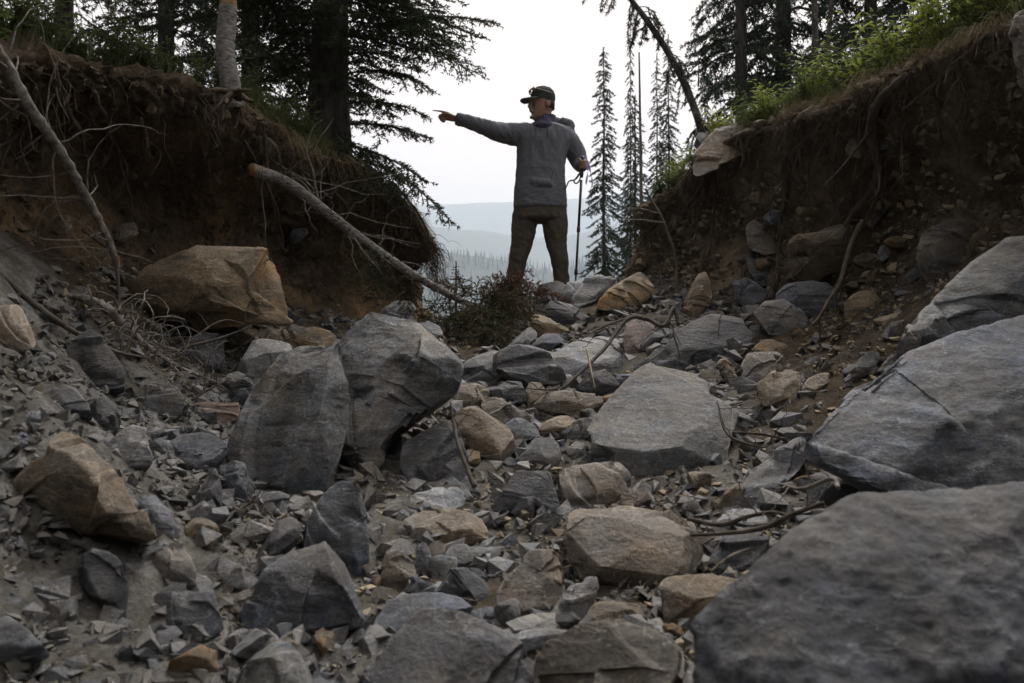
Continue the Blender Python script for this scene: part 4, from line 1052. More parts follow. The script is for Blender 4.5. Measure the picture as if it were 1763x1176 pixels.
# the big spruce on the left bank
def spruce_len(t): return min(0.50 + 0.70 * t * 9.0, 1.5 * (1 - t) ** 0.6 + 0.05)
big = conifer('big_spruce', 9.0, 0.138, 21, 0.25, spruce_len, 0.42, 0.13, 120, 0.03, 0.0062, 0.05, 7, leafm='needle', zmax=3.3, gap=.1)
big_top = conifer('big_spruce_top', 9.0, 0.165, 22, 3.3, spruce_len, 0.42, 0.42, 60, 0.06, 0.008, 0.16, 5, sub=False)
p0 = P(566, 215, 6.1)
root = empty('spruce_tree', p0)
for nm, me, mt in (('trunk', big[0], M['bark']), ('limbs', big[1], M['bark']), ('crown', big[2], M['needle']), ('upper_limbs', big_top[1], M['bark']), ('upper_crown', big_top[2], M['needle'])):
    me.materials.append(mt); o = obj(nm, me, None, root)
spruce_root, spruce_p0 = root, p0
tag(root, 'big dark spruce with drooping branches on the left bank', 'tree', 'conifers')

# slender subalpine firs behind the crest and on the right slope
def slender(t): return 0.72 * (1 - t) ** 0.7 + 0.12
def bushy(t): return 1.5 * (1 - t) ** 0.75 + 0.08
SL = [conifer('slender_fir_%d' % k, 8.0, 0.06, 30 + k, c0, slender, 0.75, 0.14, 150, 0.06, 0.013, 0.09, 6, sub=False, gap=g) for k, (c0, g) in enumerate(((0.8, .25), (1.2, .4)))]
BU = [conifer('bushy_fir_%d' % k, 9.0, 0.13, 40 + k, 0.5, bushy, 0.5, 0.24, 95, 0.045, 0.0085, 0.085, 6, sub=True, zmax=4.4, gap=.12) for k in range(2)]
def fir(px, top, base, d, lib, label, scl_xy=1.0, rz=0.0, tilt=(0, 0), H=8.0):
    b = P(px, base, d); t = P(px, top, d); gz = land_h(b[0], b[1])
    b[2] = min(b[2], float(gz)) if gz < b[2] else b[2]
    s = (t[2] - b[2]) / H
    return plant_tree('fir_tree', lib, b, (s * scl_xy, s * scl_xy, s), rz, label, 'tree', 'conifers', FM, tilt)
fir(1040, 82, 520, 23, SL[0], 'slender fir right of the hiker, nearest to him of the narrow trees', .95, .3)
fir(1094, 165, 500, 25, SL[1], 'short narrow fir behind the bare pole', 1.25, 1.3)
fir(1132, 92, 500, 26, SL[1], 'thin sparse fir right of the bare pole', .75, 2.0)
fir(1152, 60, 480, 24, SL[0], 'narrow fir rising behind the leaning dead tree', .8, 4.0)
fir(1086, 50, 500, 27, SL[1], 'tall sparse fir left of the bare pole with a tufted tip', .45, 5.0)
fir(1214, 58, 330, 15, SL[0], 'narrow fir left of the dense dark firs', .6, 2.6)
fir(1276, -1150, 250, 11.5, BU[0], 'dense dark fir with drooping boughs right of the leaning dead tree', .5, .4, H=9)
fir(1350, -1250, 230, 12.5, BU[1], 'dense dark fir beside two bare trunks', .62, 2.2, H=9)
fir(1500, -1000, 170, 11.0, BU[0], 'dark fir behind the plants of the right bank', .65, 3.5, H=9)
fir(1660, -1300, 120, 12.0, BU[1], 'dark fir at the upper right behind the leaves', 1.0, 5.1, H=9)
fir(430, -1000, 240, 10.0, BU[1], 'dark spruce behind the broken stump', .9, 1.1, H=9)
fir(285, -1000, 200, 9.0, BU[0], 'shaded spruce behind the grass of the left bank', .8, 4.4, H=9)
fir(110, -1100, 160, 9.5, BU[1], 'spruce at the upper left behind the shrubs', .8, 3.0, H=9)
# unseen firs added beside and behind the viewpoint to block low sky light
SH = conifer('sky_block_fir', 9.0, 0.14, 50, 0.4, bushy, 0.5, 0.34, 45, 0.13, 0.05, 0.16, 7, sub=False, gap=.05)
for k, (x, y, s) in enumerate([(-4.6,-1.5,1.1),(-5.2,1.6,1.0),(-4.9,4.2,.9),(-6.8,3.0,1.2),(-7.0,-0.5,1.2),(-4.3,-5.0,1.1),(4.6,-4.8,1.1),(-2.2,-7.5,1.2),(1.6,-8.0,1.2),(-0.2,-10.5,1.3),(4.0,-9.0,1.2),(-5.0,-8.8,1.2),(-1.2,-6.4,.9),(0.9,-6.2,1.0),(-3.4,-6.2,1.1),(3.2,-6.6,1.0),(-6.0,5.4,1.2),(-5.8,-3.0,1.2),(-8.4,1.4,1.3),(7.0,-6.0,1.3)]):
    plant_tree('sky_block_fir', SH, (x, y, float(land_h(x, y)) if abs(x) > 3.5 else -.5), s, k * 1.3, 'unseen dark fir added beside or behind the viewpoint to block sky light', 'tree', 'added sky-blocking firs', FM)
# bare poles
def snag(name, pts, rad, label, mat, twigs=0, seed=0, hang=False, n=24, twl=.25):
    r = np.random.default_rng(seed); q = wig(pts, n, .01, 1.5, seed)
    root = empty(name, q[0]); mb = MB(); mb.tube(q - q[0], np.linspace(rad[0], rad[1], n), 9, True, .05)
    mb.build('trunk', mat, root)
    if twigs:
        tw, lf = MB(), MB()
        for k in range(twigs):
            i = int(r.integers(3, n)); b = q[i] - q[0]; a = r.uniform(0, 6.28); L = twl * r.uniform(.4, 1.3)
            dv = np.array((math.cos(a), math.sin(a) * .7, r.uniform(-.3, .3))) * L
            p = np.array([b, b + dv * .5 + (0, 0, -.02), b + dv * .85 + (0, 0, -.12 * (1 + hang)), b + dv * .95 + (0, 0, -.3 * L - .18 * hang)])
            p = spline(p, 6); tw.tube(p, np.linspace(.007, .002, 6), 4, False)
            if hang: needles_on(lf, p[1:-1], p[2:], r, 260, .06, .006, -2.0)
        tag(tw.build('twigs', M['darkwood'], root), None, None, None, 'stuff')
        if hang: lf.build('hanging_lichen', M['lichen'], root, False)
    return tag(root, label, 'tree' if rad[0] > .02 else 'branch', 'conifers' if rad[0] > .02 else None)
snag('dead_tree', PP([(1104,520,21),(1104,330,21),(1102,200,21),(1100,90,21)]), (.06,.02), 'straight bare dead pole between the slender firs', M['darkwood'], 8, 1)
snag('leaning_dead_tree', PP([(1209,250,8.6),(1202,205,8.6),(1165,115,8.7),(1120,45,8.8),(1075,-15,8.9),(990,-140,9.1)]), (.046,.024), 'leaning dead tree hung with lichen over the right bank', M['bark'], 46, 2, True, 30, .3)
snag('bare_trunk', PP([(1403,150,9.5),(1402,60,9.5),(1401,-60,9.5),(1401,-600,9.5)]), (.045,.03), 'bare upright trunk, left of the two by the right bank plants', M['bark'], 10, 3)
snag('bare_trunk', PP([(1421,140,10),(1426,60,10),(1434,-60,10),(1450,-500,10)]), (.035,.02), 'bare upright trunk, right of the two and slightly thinner', M['bark'], 10, 4)
snag('thin_dead_stem', PP([(1202,150,9.8),(1203,120,9.8),(1202,90,9.8)]), (.012,.004), 'thin dead stem beside the leaning dead tree', M['darkwood'], 0, 5)

# broken young tree on the left lip
root = empty('broken_tree', P(396, 165, 4.32))
o0 = np.array(root.location)
q = PP([(400,185,4.35),(396,140,4.32),(388,90,4.32),(391,40,4.32),(393,12,4.32)]) - o0
mb = MB(); qq = spline(q, 30); rr = np.interp(np.linspace(0, 1, 30), [0, .12, .3, .6, 1], [.068, .056, .052, .05, .048]) * (1 + .02 * np.sin(np.arange(30) * 2.1))
mb.tube(qq, rr, 14, True, .02); mb.build('trunk', M['palebark'], root)
mb = MB(); r = np.random.default_rng(8)
for k in range(26):
    a = k * 6.283 / 26; b = qq[-1] + np.array((math.cos(a), math.sin(a), 0)) * .036
    h = .03 + .05 * max(0, math.cos(a - 2.6)) + r.uniform(0, .03)
    mb.tube(np.array([b - (0, 0, .03), b + (0, 0, h * .5), b + (r.normal() * .006, r.normal() * .006, h)]), [.012, .009, .001], 4)
mb.build('splintered_top', M['cutwood'], root)
tag(root, 'broken pale sapling trunk with a splintered orange top on the left lip', 'stump')
# ------------------------------------------------------------------ the fallen log and its dying crown
log_px = [(436,292,4.55),(500,318,4.8),(570,372,5.05),(650,432,5.3),(720,478,5.5),(790,516,5.7),(850,545,5.85)]
lp = spline(PP(log_px), 60)
root = empty('fallen_tree', lp[0]); L0 = lp[0]
mb = MB(); mb.tube(lp - L0, np.interp(np.linspace(0, 1, 60), [0, .3, .7, 1], [.036, .035, .029, .016]), 14, True, .03)
mb.build('trunk', M['palebark'], root)
ax = (lp[1] - lp[0]) / np.linalg.norm(lp[1] - lp[0])
mb = MB(); mb.tube(np.array([lp[0] - ax * .02, lp[0] - ax * .004, lp[0] + ax * .01]) - L0, [.029, .034, .0355], 16, True, .04); mb.build('sawn_end', M['cutwood'], root)
r = np.random.default_rng(12)
tw = MB()
for k in range(60):                                   # bare twigs along the trunk
    i = int(r.integers(3, 52)); b = lp[i] - L0
    d = np.array((r.normal() * .6 + .2, r.normal() * .5 - .25, r.normal() * .6 + (.35 if k % 3 else -.5))); d /= np.linalg.norm(d)
    L = r.uniform(.12, .5) * (1.2 - i / 70)
    p = b + d * (np.linspace(0, 1, 7) * L)[:, None] + np.array((.25, .1, -.1)) * (np.linspace(0, 1, 7) ** 2 * L)[:, None]
    p += r.normal(size=(7, 3)) * .008; tw.tube(p, np.linspace(.0045, .0012, 7), 4, False)
# the taller dead branches rising from the log's left third
for pts in ([(548,345,5.0),(540,300,4.98),(528,262,4.96),(538,225,4.95),(560,205,4.95)], [(532,265,4.96),(555,235,4.9),(575,205,4.9)], [(545,330,5.0),(520,310,4.9),(490,290,4.85),(455,262,4.8)], [(565,365,5.05),(535,330,5.0),(500,300,4.9),(470,292,4.85)]):
    p = wig(PP(pts), 16, .02, 4, len(pts)); tw.tube(p - L0, np.linspace(.008, .002, 16), 5, False)
tw.build('bare_twigs', M['greywood'], root)
def limb(root, L0, a, b, sag, mat, seed, lat=.2, per_m=330, dens=.03, bare=0.0):
    r = np.random.default_rng(seed); A, B = P(*a), P(*b)
    u = np.linspace(0, 1, 8)[:, None]
    p = A * (1 - u) + B * u + np.array((0, 0, sag)) * (4 * u * (1 - u)) + r.normal(size=(8, 3)) * .012
    w, l = MB(), MB()
    spray(w, l, p - L0, r, lat, dens, per_m, .021, .0032, .006, flat=np.array((.2, -.9, .5)), droop=.35, start=.12, bare=bare)
    ob = w.build('branch', M['darkwood'], root); l.build('needles', M[mat], ob, False)
limbs = [((800,520,5.7),(762,600,5.4),.05,'needle_dead'),((815,530,5.75),(785,622,5.2),.06,'needle_dead'),((825,535,5.75),(815,618,5.1),.08,'needle_dead'),((835,540,5.8),(850,605,5.1),.1,'needle_dead'),
 ((840,540,5.8),(885,600,5.2),.12,'needle_dead'),((845,543,5.85),(905,560,5.5),.08,'needle_dead'),((850,545,5.85),(935,545,5.7),.07,'needle_dead'),((830,535,5.8),(918,472,5.9),.13,'needle_red'),
 ((845,545,5.85),(985,522,6.0),.12,'needle_red'),((850,548,5.85),(960,512,6.05),.15,'needle_red'),((800,520,5.7),(788,468,5.8),.0,'needle_dead'),((815,525,5.75),(828,478,5.85),.02,'needle_dead'),
 ((825,532,5.8),(862,474,5.9),.06,'needle_red'),((790,516,5.7),(748,490,5.6),.05,'needle_dead'),((780,510,5.65),(735,560,5.5),.04,'needle'),((840,540,5.8),(880,520,5.6),.08,'needle_dead'),((835,540,5.8),(868,575,5.3),.08,'needle_dead'),
 ((640,425,5.25),(628,480,5.1),.02,'needle'),((660,440,5.3),(640,520,5.2),.03,'needle'),((720,478,5.5),(700,540,5.4),.03,'needle_dead'),((850,545,5.85),(900,500,5.9),.1,'needle_red'),((850,545,5.9),(920,520,5.7),.1,'needle_dead'),
 ((800,525,5.7),(800,590,5.3),.05,'needle'),((820,535,5.75),(870,600,5.15),.1,'needle'),((848,546,5.85),(885,486,5.95),.12,'needle_red'),((848,546,5.85),(905,488,5.95),.14,'needle_red'),
 ((850,546,5.85),(970,518,6.0),.1,'needle_red'),((810,528,5.72),(840,588,5.2),.09,'needle_dead'),((850,548,5.85),(912,500,5.8),.16,'needle_red'),((850,548,5.85),(940,505,5.85),.17,'needle_red'),((840,545,5.8),(895,478,5.85),.1,'needle_red'),((830,540,5.75),(905,545,5.45),.12,'needle_dead'),((835,545,5.75),(845,575,5.3),.1,'needle'),((845,545,5.8),(925,575,5.3),.12,'needle_dead')]
for k, (a, b, s, m) in enumerate(limbs): limb(root, L0, a, b, s, m, 200 + k, .2 if m != 'needle_red' else .14, 400 if m == 'needle_red' else 340, .022)
tag(root, 'fallen pale trunk with a sawn end and dying brown needles', 'fallen tree')
for k, (a, b, sg) in enumerate([((590,215,6.1),(742,240,5.9),.05),((585,250,6.1),(735,315,5.85),.06),((610,275,6.05),(782,388,6.05),.10),((590,130,6.1),(738,152,5.9),.08),((600,60,6.1),(862,42,6.0),.10),((590,180,6.1),(735,200,5.95),.06),((580,230,6.0),(690,345,5.7),.06),((570,225,6.0),(640,330,5.5),.05)]):
    r = np.random.default_rng(260 + k); A, B = P(*a), P(*b); u = np.linspace(0, 1, 9)[:, None]
    p = A * (1 - u) + B * u + np.array((0, 0, sg)) * (4 * u * (1 - u)); w, l = MB(), MB()
    spray(w, l, p - spruce_p0, r, .34, .035, 170, .03, .005, .011, flat=np.array((0, -.35, 1.0)), droop=.4, start=.15)
    ob = w.build('bough', M['bark'], spruce_root); l.build('needles', M['needle'], ob, False)
# small spruce seedling behind the fallen crown
sd = conifer('seedling', 0.75, .012, 61, .05, lambda t: .22 * (1 - t) + .02, .15, .05, 340, .016, .0018, .035, 5, sub=True)
b = P(785, 562, 6.6)
plant_tree('spruce_seedling', sd, b, .72, 0, 'small upright spruce seedling by the end of the fallen trunk', 'tree', 'conifers', (M['bark'], M['bark'], M['needle']))

# ------------------------------------------------------------------ dead branches on the left
def branch(name, pts, rad, mat, label, seed, n=40, amp=.006, twigs=0, twl=.2, curl=.0, bias=(0, 0, 0), sides=9, rings=False, cat='branch', tmat=None, i0=2):
    r = np.random.default_rng(seed); q = wig(PP(pts), n, amp, 6, seed)
    root = empty(name, q[0]); o0 = q[0]; mb = MB()
    rr = np.interp(np.linspace(0, 1, n), np.linspace(0, 1, len(rad)), rad)
    if rings: rr = rr * (1 + .16 * (np.arange(n) % 3 == 0) - .08 * (np.arange(n) % 3 == 1)) * r.uniform(.9, 1.12, n)
    mb.tube(q - o0, rr, sides, True, .05); mb.build('stem', mat, root)
    if twigs:
        tw = MB()
        for k in range(twigs):
            i = int(r.integers(i0, n - 2)); b = q[i] - o0; L = twl * r.uniform(.4, 1.3)
            d = r.normal(size=3) + np.array(bias); d /= np.linalg.norm(d)
            e1 = np.cross(d, r.normal(size=3)); e1 /= np.linalg.norm(e1)
            m = 12; u = np.linspace(0, 1, m); th = u * curl * r.uniform(.6, 1.4)
            if curl > .1: p = b + (d[None] * (np.sin(th) / (curl + 1e-6))[:, None] + e1[None] * ((1 - np.cos(th)) / (curl + 1e-6))[:, None]) * L * 1.6
            else: p = b + d * (u * L)[:, None]
            p = p + r.normal(size=(m, 3)) * .003
            tw.tube(p, np.linspace(max(.0022, rr[i] * .22), .001, m), 5, False)
        tag(tw.build('twigs', tmat or mat, root), None, None, None, 'stuff')
    return tag(root, label, cat)
branch('leaning_dead_tree', [(-120,-60,2.7),(-40,40,2.85),(10,110,3.0),(55,190,3.1),(110,270,3.25),(150,340,3.4),(185,410,3.5),(204,462,3.55)], [.023,.022,.02,.017,.012], M['greywood'], 'long dead trunk with ringed bark slanting down the left bank', 31, 66, .006, 26, .34, 1.6, (-.9, -.5, -.1), 12, True, 'dead tree', M['greywood'], 20)
branch('dead_stick', [(200,440,3.5),(204,480,3.5),(206,530,3.48),(208,600,3.42)], [.009,.007,.006], M['darkwood'], 'thin upright stick hanging below the slanting dead trunk', 32, 24, .006, 3, .2, 1.8, (-1, 0, 0))
branch('dead_branch', [(128,512,3.4),(160,520,3.35),(205,548,3.3),(245,588,3.25),(300,628,3.2),(380,660,3.1)], [.012,.021,.02,.013,.008,.003], M['greywood'], 'ringed dead branch tangled with curly twigs below the left bank', 33, 60, .006, 70, .17, 3.4, (.4, -.4, .2), 12, True, 'branch', M['greywood'], 18)
branch('dead_branch', [(-60,420,2.9),(0,474,3.0),(60,525,3.0),(120,568,3.05),(185,600,3.05),(260,618,3.1)], [.014,.013,.012,.009,.004], M['darkwood'], 'long smooth dark branch sloping from the left edge', 34, 50, .008, 3, .15, .6)
branch('dead_branch', [(290,610,3.3),(340,592,3.35),(390,578,3.4),(430,560,3.45)], [.007,.007,.005,.003], M['darkwood'], 'knobbly dead branch reaching right towards the tan wedge stone', 35, 30, .01, 8, .1, 1.2)
branch('dead_branch', [(300,615,3.3),(350,570,3.4),(390,552,3.5),(420,560,3.45)], [.004,.004,.002], M['darkwood'], 'thin arched twig above the tan wedge stone', 36, 24, .01, 2, .08, 1.0)
branch('dead_branch', [(330,690,3.0),(360,670,3.05),(400,650,3.1)], [.005,.004,.002], M['darkwood'], 'short twig beside the brick-red slab', 37, 18, .01, 3, .1, 1.0)
branch('dead_branch', [(140,395,3.7),(190,430,3.7),(240,445,3.75),(265,455,3.7)], [.008,.008,.004], M['darkwood'], 'dark stick lying at the foot of the left bank', 38, 22, .01, 3, .2, .8)
# on the right and in the middle
branch('dead_branch', [(1168,560,4.55),(1160,530,4.6),(1142,560,4.5),(1112,548,4.55),(1080,550,4.5),(1035,607,4.25),(990,650,4.05),(962,672,3.95)], [.012,.011,.012,.013,.011,.008,.004], M['darkwood'], 'long forked dead branch across the middle of the gully', 39, 60, .006, 14, .3, .7, (-.5, -.6, -.2))
branch('dead_branch', [(1078,550,4.5),(1040,560,4.45),(1000,585,4.3)], [.007,.006,.002], M['darkwood'], 'thin arm of dead branch above the wrinkled light grey boulder', 40, 24, .008, 5, .15, .6)
branch('dead_branch', [(1010,600,4.2),(1018,640,4.05),(1024,668,4.0)], [.006,.005,.004], M['straw'], 'short pale stick leaning on the wrinkled light grey boulder', 41, 16, .003)
branch('dead_branch', [(965,665,3.85),(940,672,3.7),(905,668,3.6)], [.005,.005,.002], M['darkwood'], 'thin dark twig above the oval streaked stone', 42, 18, .008, 4, .12, .8)
branch('driftwood', [(1038,688,3.35),(1062,684,3.35),(1085,672,3.4),(1102,652,3.45)], [.013,.017,.014,.007], M['cutwood'], 'short piece of weathered brown driftwood beside the broad slab', 43, 22, .004, 0, cat='driftwood')
branch('dead_branch', [(776,690,2.95),(784,740,2.85),(795,785,2.75),(818,838,2.65)], [.004,.0065,.007,.009], M['darkwood'], 'bent twig standing between the speckled slab and the warm boulder', 44, 26, .006, 3, .1, .6)
branch('dead_branch', [(1182,893,2.2),(1240,905,2.15),(1290,890,2.1),(1330,882,2.05),(1368,892,2.0)], [.006,.006,.005,.004], M['darkwood'], 'upper of two crossed sticks left of the corner boulder', 45, 34, .006, 3, .08, .6)
branch('dead_branch', [(1190,920,2.1),(1260,915,2.05),(1320,905,2.0),(1360,888,1.95),(1420,868,1.9)], [.004,.006,.007,.005], M['darkwood'], 'lower of two crossed sticks left of the corner boulder', 46, 34, .006, 3, .08, .6)
branch('dead_branch', [(1342,834,2.1),(1382,842,2.05),(1430,824,2.0),(1442,840,1.95)], [.004,.005,.006,.006], M['greywood'], 'hooked grey stick against the great right slab', 47, 26, .004, 4, .07, .6)
branch('dead_branch', [(1220,985,1.95),(1255,960,1.95),(1290,945,1.95)], [.003,.004,.002], M['greywood'], 'small pale twig on the dark pitted stone', 48, 16, .004)
branch('dead_branch', [(1235,690,3.1),(1250,745,2.95),(1280,762,2.9),(1320,770,2.85)], [.003,.004,.004,.002], M['darkwood'], 'thin twig in the moss right of the broad slab', 49, 24, .006, 6, .14, .6)
branch('dead_branch', [(1260,745,2.95),(1310,748,2.95),(1355,755,2.95)], [.004,.005,.003], M['darkwood'], 'straight dark twig lying in the moss right of the broad slab', 50, 20, .004, 3, .1, .5)
branch('dead_branch', [(470,1100,1.85),(530,1092,1.88),(580,1090,1.9),(622,1072,1.95)], [.004,.005,.004,.002], M['darkwood'], 'dark twig under the large dark flat-faced block', 51, 20, .006, 3, .08, .5)
branch('dead_branch', [(395,885,2.3),(425,868,2.35),(438,862,2.35)], [.004,.004,.002], M['darkwood'], 'short forked twig left of the small square stone', 52, 14, .004, 3, .08, .5)
branch('dead_sapling', [(1112,325,6.55),(1128,355,6.5),(1146,392,6.4),(1162,440,6.3),(1166,490,6.2),(1160,548,6.0)], [.007,.011,.012,.012,.01], M['root'], 'thin dead sapling leaning against the nose of the right bank', 53, 36, .008, 3, .2, .4)
branch('dead_branch', [(1142,384,6.4),(1110,379,6.3),(1074,378,6.25)], [.007,.006,.003], M['greywood'], 'pale side branch, lower of two at the right bank nose', 54, 18, .004, 1, .1)
branch('dead_branch', [(1134,367,6.45),(1105,360,6.35),(1078,357,6.3)], [.005,.005,.003], M['greywood'], 'pale side branch, upper of two at the right bank nose', 55, 18, .004, 2, .1)

# ------------------------------------------------------------------ roots (parts of the banks)
def root_part(bankobj, pts, rad, seed, n=44, amp=.014, mat='root', forks=0, bankname=None, out=.03):
    if bankname: pts = [(x, y, bank_d(bankname, x, y) - out) for x, y in pts]
    q = wig(PP(pts), n, amp, 5, seed); mb = MB()
    rr = np.interp(np.linspace(0, 1, n), np.linspace(0, 1, len(rad)), rad) * (1 + .12 * np.sin(np.arange(n) * 1.7 + seed))
    mb.tube(q, rr, 9, True, .06)
    r = np.random.default_rng(seed)
    for k in range(forks):
        i = int(r.integers(n // 5, n - 4)); L = r.uniform(.1, .4)
        e = np.array((r.normal() * .35, -abs(r.normal()) * .2, -r.uniform(.4, 1))) * L
        mb.tube(wig(np.array([q[i], q[i] + e * .5 + r.normal(size=3) * .03, q[i] + e]), 12, .012, 8, seed + k), np.linspace(rr[i] * .45, .0015, 12), 5, False)
    return mb.build('root', M[mat], bankobj)
RB = 'right_bank'
root_part(right_bank, [(1450,182),(1400,200),(1340,222),(1290,228),(1250,248),(1222,285),(1205,325),(1165,380),(1140,410)], [.02,.024,.026,.026,.024,.024,.02,.018,.01], 1, 70, forks=8, bankname=RB, out=.05)
root_part(right_bank, [(1450,205),(1420,225),(1385,245),(1362,262),(1350,285),(1352,320),(1348,355),(1338,395)], [.01,.014,.017,.018,.02,.02,.018,.01], 2, 56, forks=10, bankname=RB, out=.06)
root_part(right_bank, [(1560,130),(1520,165),(1505,195),(1502,240),(1512,285),(1500,330),(1470,370),(1450,405),(1452,430)], [.022,.026,.028,.026,.028,.026,.022,.018,.01], 3, 70, forks=10, bankname=RB, out=.07)
root_part(right_bank, [(1485,380,4.35),(1462,430,4.3),(1450,470,4.25),(1438,500,4.2),(1415,540,4.1),(1398,560,4.05)], [.012,.013,.011,.009,.006], 4, 50, forks=6)
root_part(right_bank, [(1380,300),(1395,285),(1410,262),(1425,240)], [.008,.009,.006], 5, 24, forks=2, bankname=RB, out=.05)
root_part(right_bank, [(1560,185),(1590,160),(1640,120),(1690,95)], [.007,.011,.013,.014], 6, 30, forks=3, bankname=RB, out=.04)
root_part(right_bank, [(1300,400),(1290,440),(1278,480),(1275,530)], [.009,.009,.006,.003], 7, 30, forks=6, bankname=RB, out=.08)
root_part(right_bank, [(1345,400),(1340,440),(1335,490),(1330,520)], [.012,.01,.008,.004], 8, 30, forks=6, bankname=RB, out=.1)
root_part(right_bank, [(1230,330),(1228,380),(1222,430),(1205,470)], [.008,.008,.006,.003], 9, 30, forks=5, bankname=RB, out=.06)
for k in range(26):
    r = np.random.default_rng(300 + k); x = r.uniform(1100, 1700); top = np.interp(x, [1085,1150,1205,1290,1380,1480,1600,1763], [372,330,264,214,192,150,88,25]) + 15
    L = r.uniform(50, 190); dx = r.normal() * 30
    root_part(right_bank, [(x, top), (x + dx * .4, top + L * .35), (x + dx * .7 + r.normal() * 12, top + L * .7), (x + dx, top + L)], [.006, .007, .005, .002], 310 + k, 26, .02, forks=3, bankname=RB, out=.05)
LB = 'left_bank'
left_roots = [[(95,115),(103,150),(96,200),(100,235)], [(60,150),(50,200),(20,240),(-20,260)], [(165,160),(190,230),(215,300),(230,380)], [(110,170),(140,230),(155,300),(158,370)], [(360,180),(375,205),(372,240)], [(390,160),(410,175),(418,205)], [(240,200),(245,240),(247,262)],
 [(420,240),(450,300),(480,380),(490,440)], [(560,270),(575,330),(560,380)], [(600,270),(640,300),(660,340),(655,390)], [(450,210),(462,260),(470,290)], [(650,310),(700,340),(735,400),(745,450)], [(690,345),(715,390),(700,440)], [(620,300),(635,330),(630,360)]]
for k, pts in enumerate(left_roots): root_part(left_bank, pts, [.009, .011, .008, .003], 400 + k, 34, .018, forks=3, bankname=LB, out=.06)
# the torn root crown beside the broken tree
for k in range(9):
    r = np.random.default_rng(500 + k); b = P(402, 158, 4.2); e = b + np.array((r.normal() * .12, -.1 - abs(r.normal()) * .06, -abs(r.normal()) * .12))
    mb = MB(); mb.tube(wig(np.array([b, (b + e) / 2 + r.normal(size=3) * .02, e]), 14, .01, 8, k), np.linspace(.022, .006, 14), 8, True, .1); mb.build('root', M['root'], left_bank)
def rootlets(name, bankobj, n, seed, s0, s1, lo, hi, rad, u0=4.2, u1=5.6, mat='rootlet'):
    r = np.random.default_rng(seed); p, nn, si = bank_points(name, n, r, u0, u1, s0, s1); mb = MB()
    nr = PROF[name]['nrm'][si]
    for k in range(n):
        L = r.uniform(lo, hi) * (0.5 + r.random()); m = 8; u = np.linspace(0, 1, m)[:, None]
        out = nr[k] * r.uniform(.02, .14) + r.normal(size=3) * .05; out[2] = 0
        q = p[k] + out * np.sqrt(u) * 1.1 + np.array((0, 0, -L)) * u ** 1.15 + r.normal(size=(m, 3)) * .008 * (u > 0)
        q += np.stack([noise3(q * 9 + seed + k), noise3(q * 9 + 30 + k), .6 * noise3(q * 9 + 50 + k)], -1) * .13 * u
        mb.tube(q, np.linspace(rad * r.uniform(.6, 1.5), rad * .3, m), 3, False)
    return tag(mb.build('hanging_rootlets', M[mat], bankobj), None, None, None, 'stuff')
rootlets(LB, left_bank, 130, 71, .26, .76, .1, .5, .0022)
rootlets(LB, left_bank, 420, 72, .56, .78, .2, .55, .0026)
rootlets(LB, left_bank, 90, 73, .15, .4, .15, .45, .0024, 2.5, 5.4)
rootlets(RB, right_bank, 500, 74, .4, .76, .12, .45, .0022)
rootlets(RB, right_bank, 300, 75, .2, .5, .1, .3, .002, 3.0, 5.5)
# ------------------------------------------------------------------ grass and leafy plants on the lips
def grass(name, bank, n, seed, s0, s1, u0, u1, lo, hi, mat, label, wd=.0035, droop=.5, outw=.25, clump=2.2):
    r = np.random.default_rng(seed); p, nn, si = bank_points(bank, n * 3, r, u0, u1, s0, s1)
    keep = np.where(noise3(p * clump + seed) + .25 * r.normal(size=len(p)) > -.02)[0][:n]; p, si = p[keep], si[keep]; n = len(p)
    nr = PROF[bank]['nrm'][si]
    L = r.uniform(lo, hi, n); a = r.uniform(0, 6.28, n)
    lean = np.stack([np.cos(a), np.sin(a), 0 * a], -1) * r.uniform(.1, .6, n)[:, None] + nr * outw
    side = np.stack([-np.sin(a), np.cos(a), 0 * a], -1) * (wd * r.uniform(.6, 1.4, n))[:, None]
    rows = []
    for u in (0, .35, .7):
        c = p + lean * (L * u ** 1.6)[:, None] + np.array((0, 0, 1.0)) * (L * (u - droop * u ** 2.4))[:, None]
        rows += [c - side * (1 - u * .7), c + side * (1 - u * .7)]
    tip = p + lean * L[:, None] * 1.15 + np.array((0, 0, 1.0)) * (L * (1 - droop * 1.25))[:, None]
    V = np.stack(rows + [tip], 1); k = np.arange(n)[:, None] * 7
    Q = np.concatenate([k + np.array([[0, 1, 3, 2]]), k + np.array([[2, 3, 5, 4]])]); T = k + np.array([[4, 5, 6]])
    mb = MB(); mb.add(V.reshape(-1, 3), Q, T)
    return tag(mb.build(name, mat, None, False), label, 'grass', None, 'stuff')
grass('grass', 'right_bank', 9000, 81, .22, .74, 6.0, 8.6, .08, .26, M['grass'], 'bright yellow-green grass along the top of the right bank', .003)
grass('grass', 'right_bank', 900, 82, .25, .6, 5.3, 6.2, .08, .2, M['grass_dry'], 'dry grass drooping over the edge of the right bank', .0022, 1.1, .5)
grass('grass', 'left_bank', 4500, 83, .14, .62, 6.0, 8.4, .08, .26, M['grass_dark'], 'dark grass along the top of the left bank', .003)
grass('grass', 'left_bank', 700, 84, .42, .74, 5.4, 6.4, .10, .24, M['grass_dry'], 'dry brown grass hanging over the edge of the left bank', .002, 1.5, .6)
grass('grass', 'left_bank', 1500, 85, .42, .56, 5.8, 7.0, .12, .26, M['grass'], 'green grass tuft between the broken sapling and the big spruce', .0026)

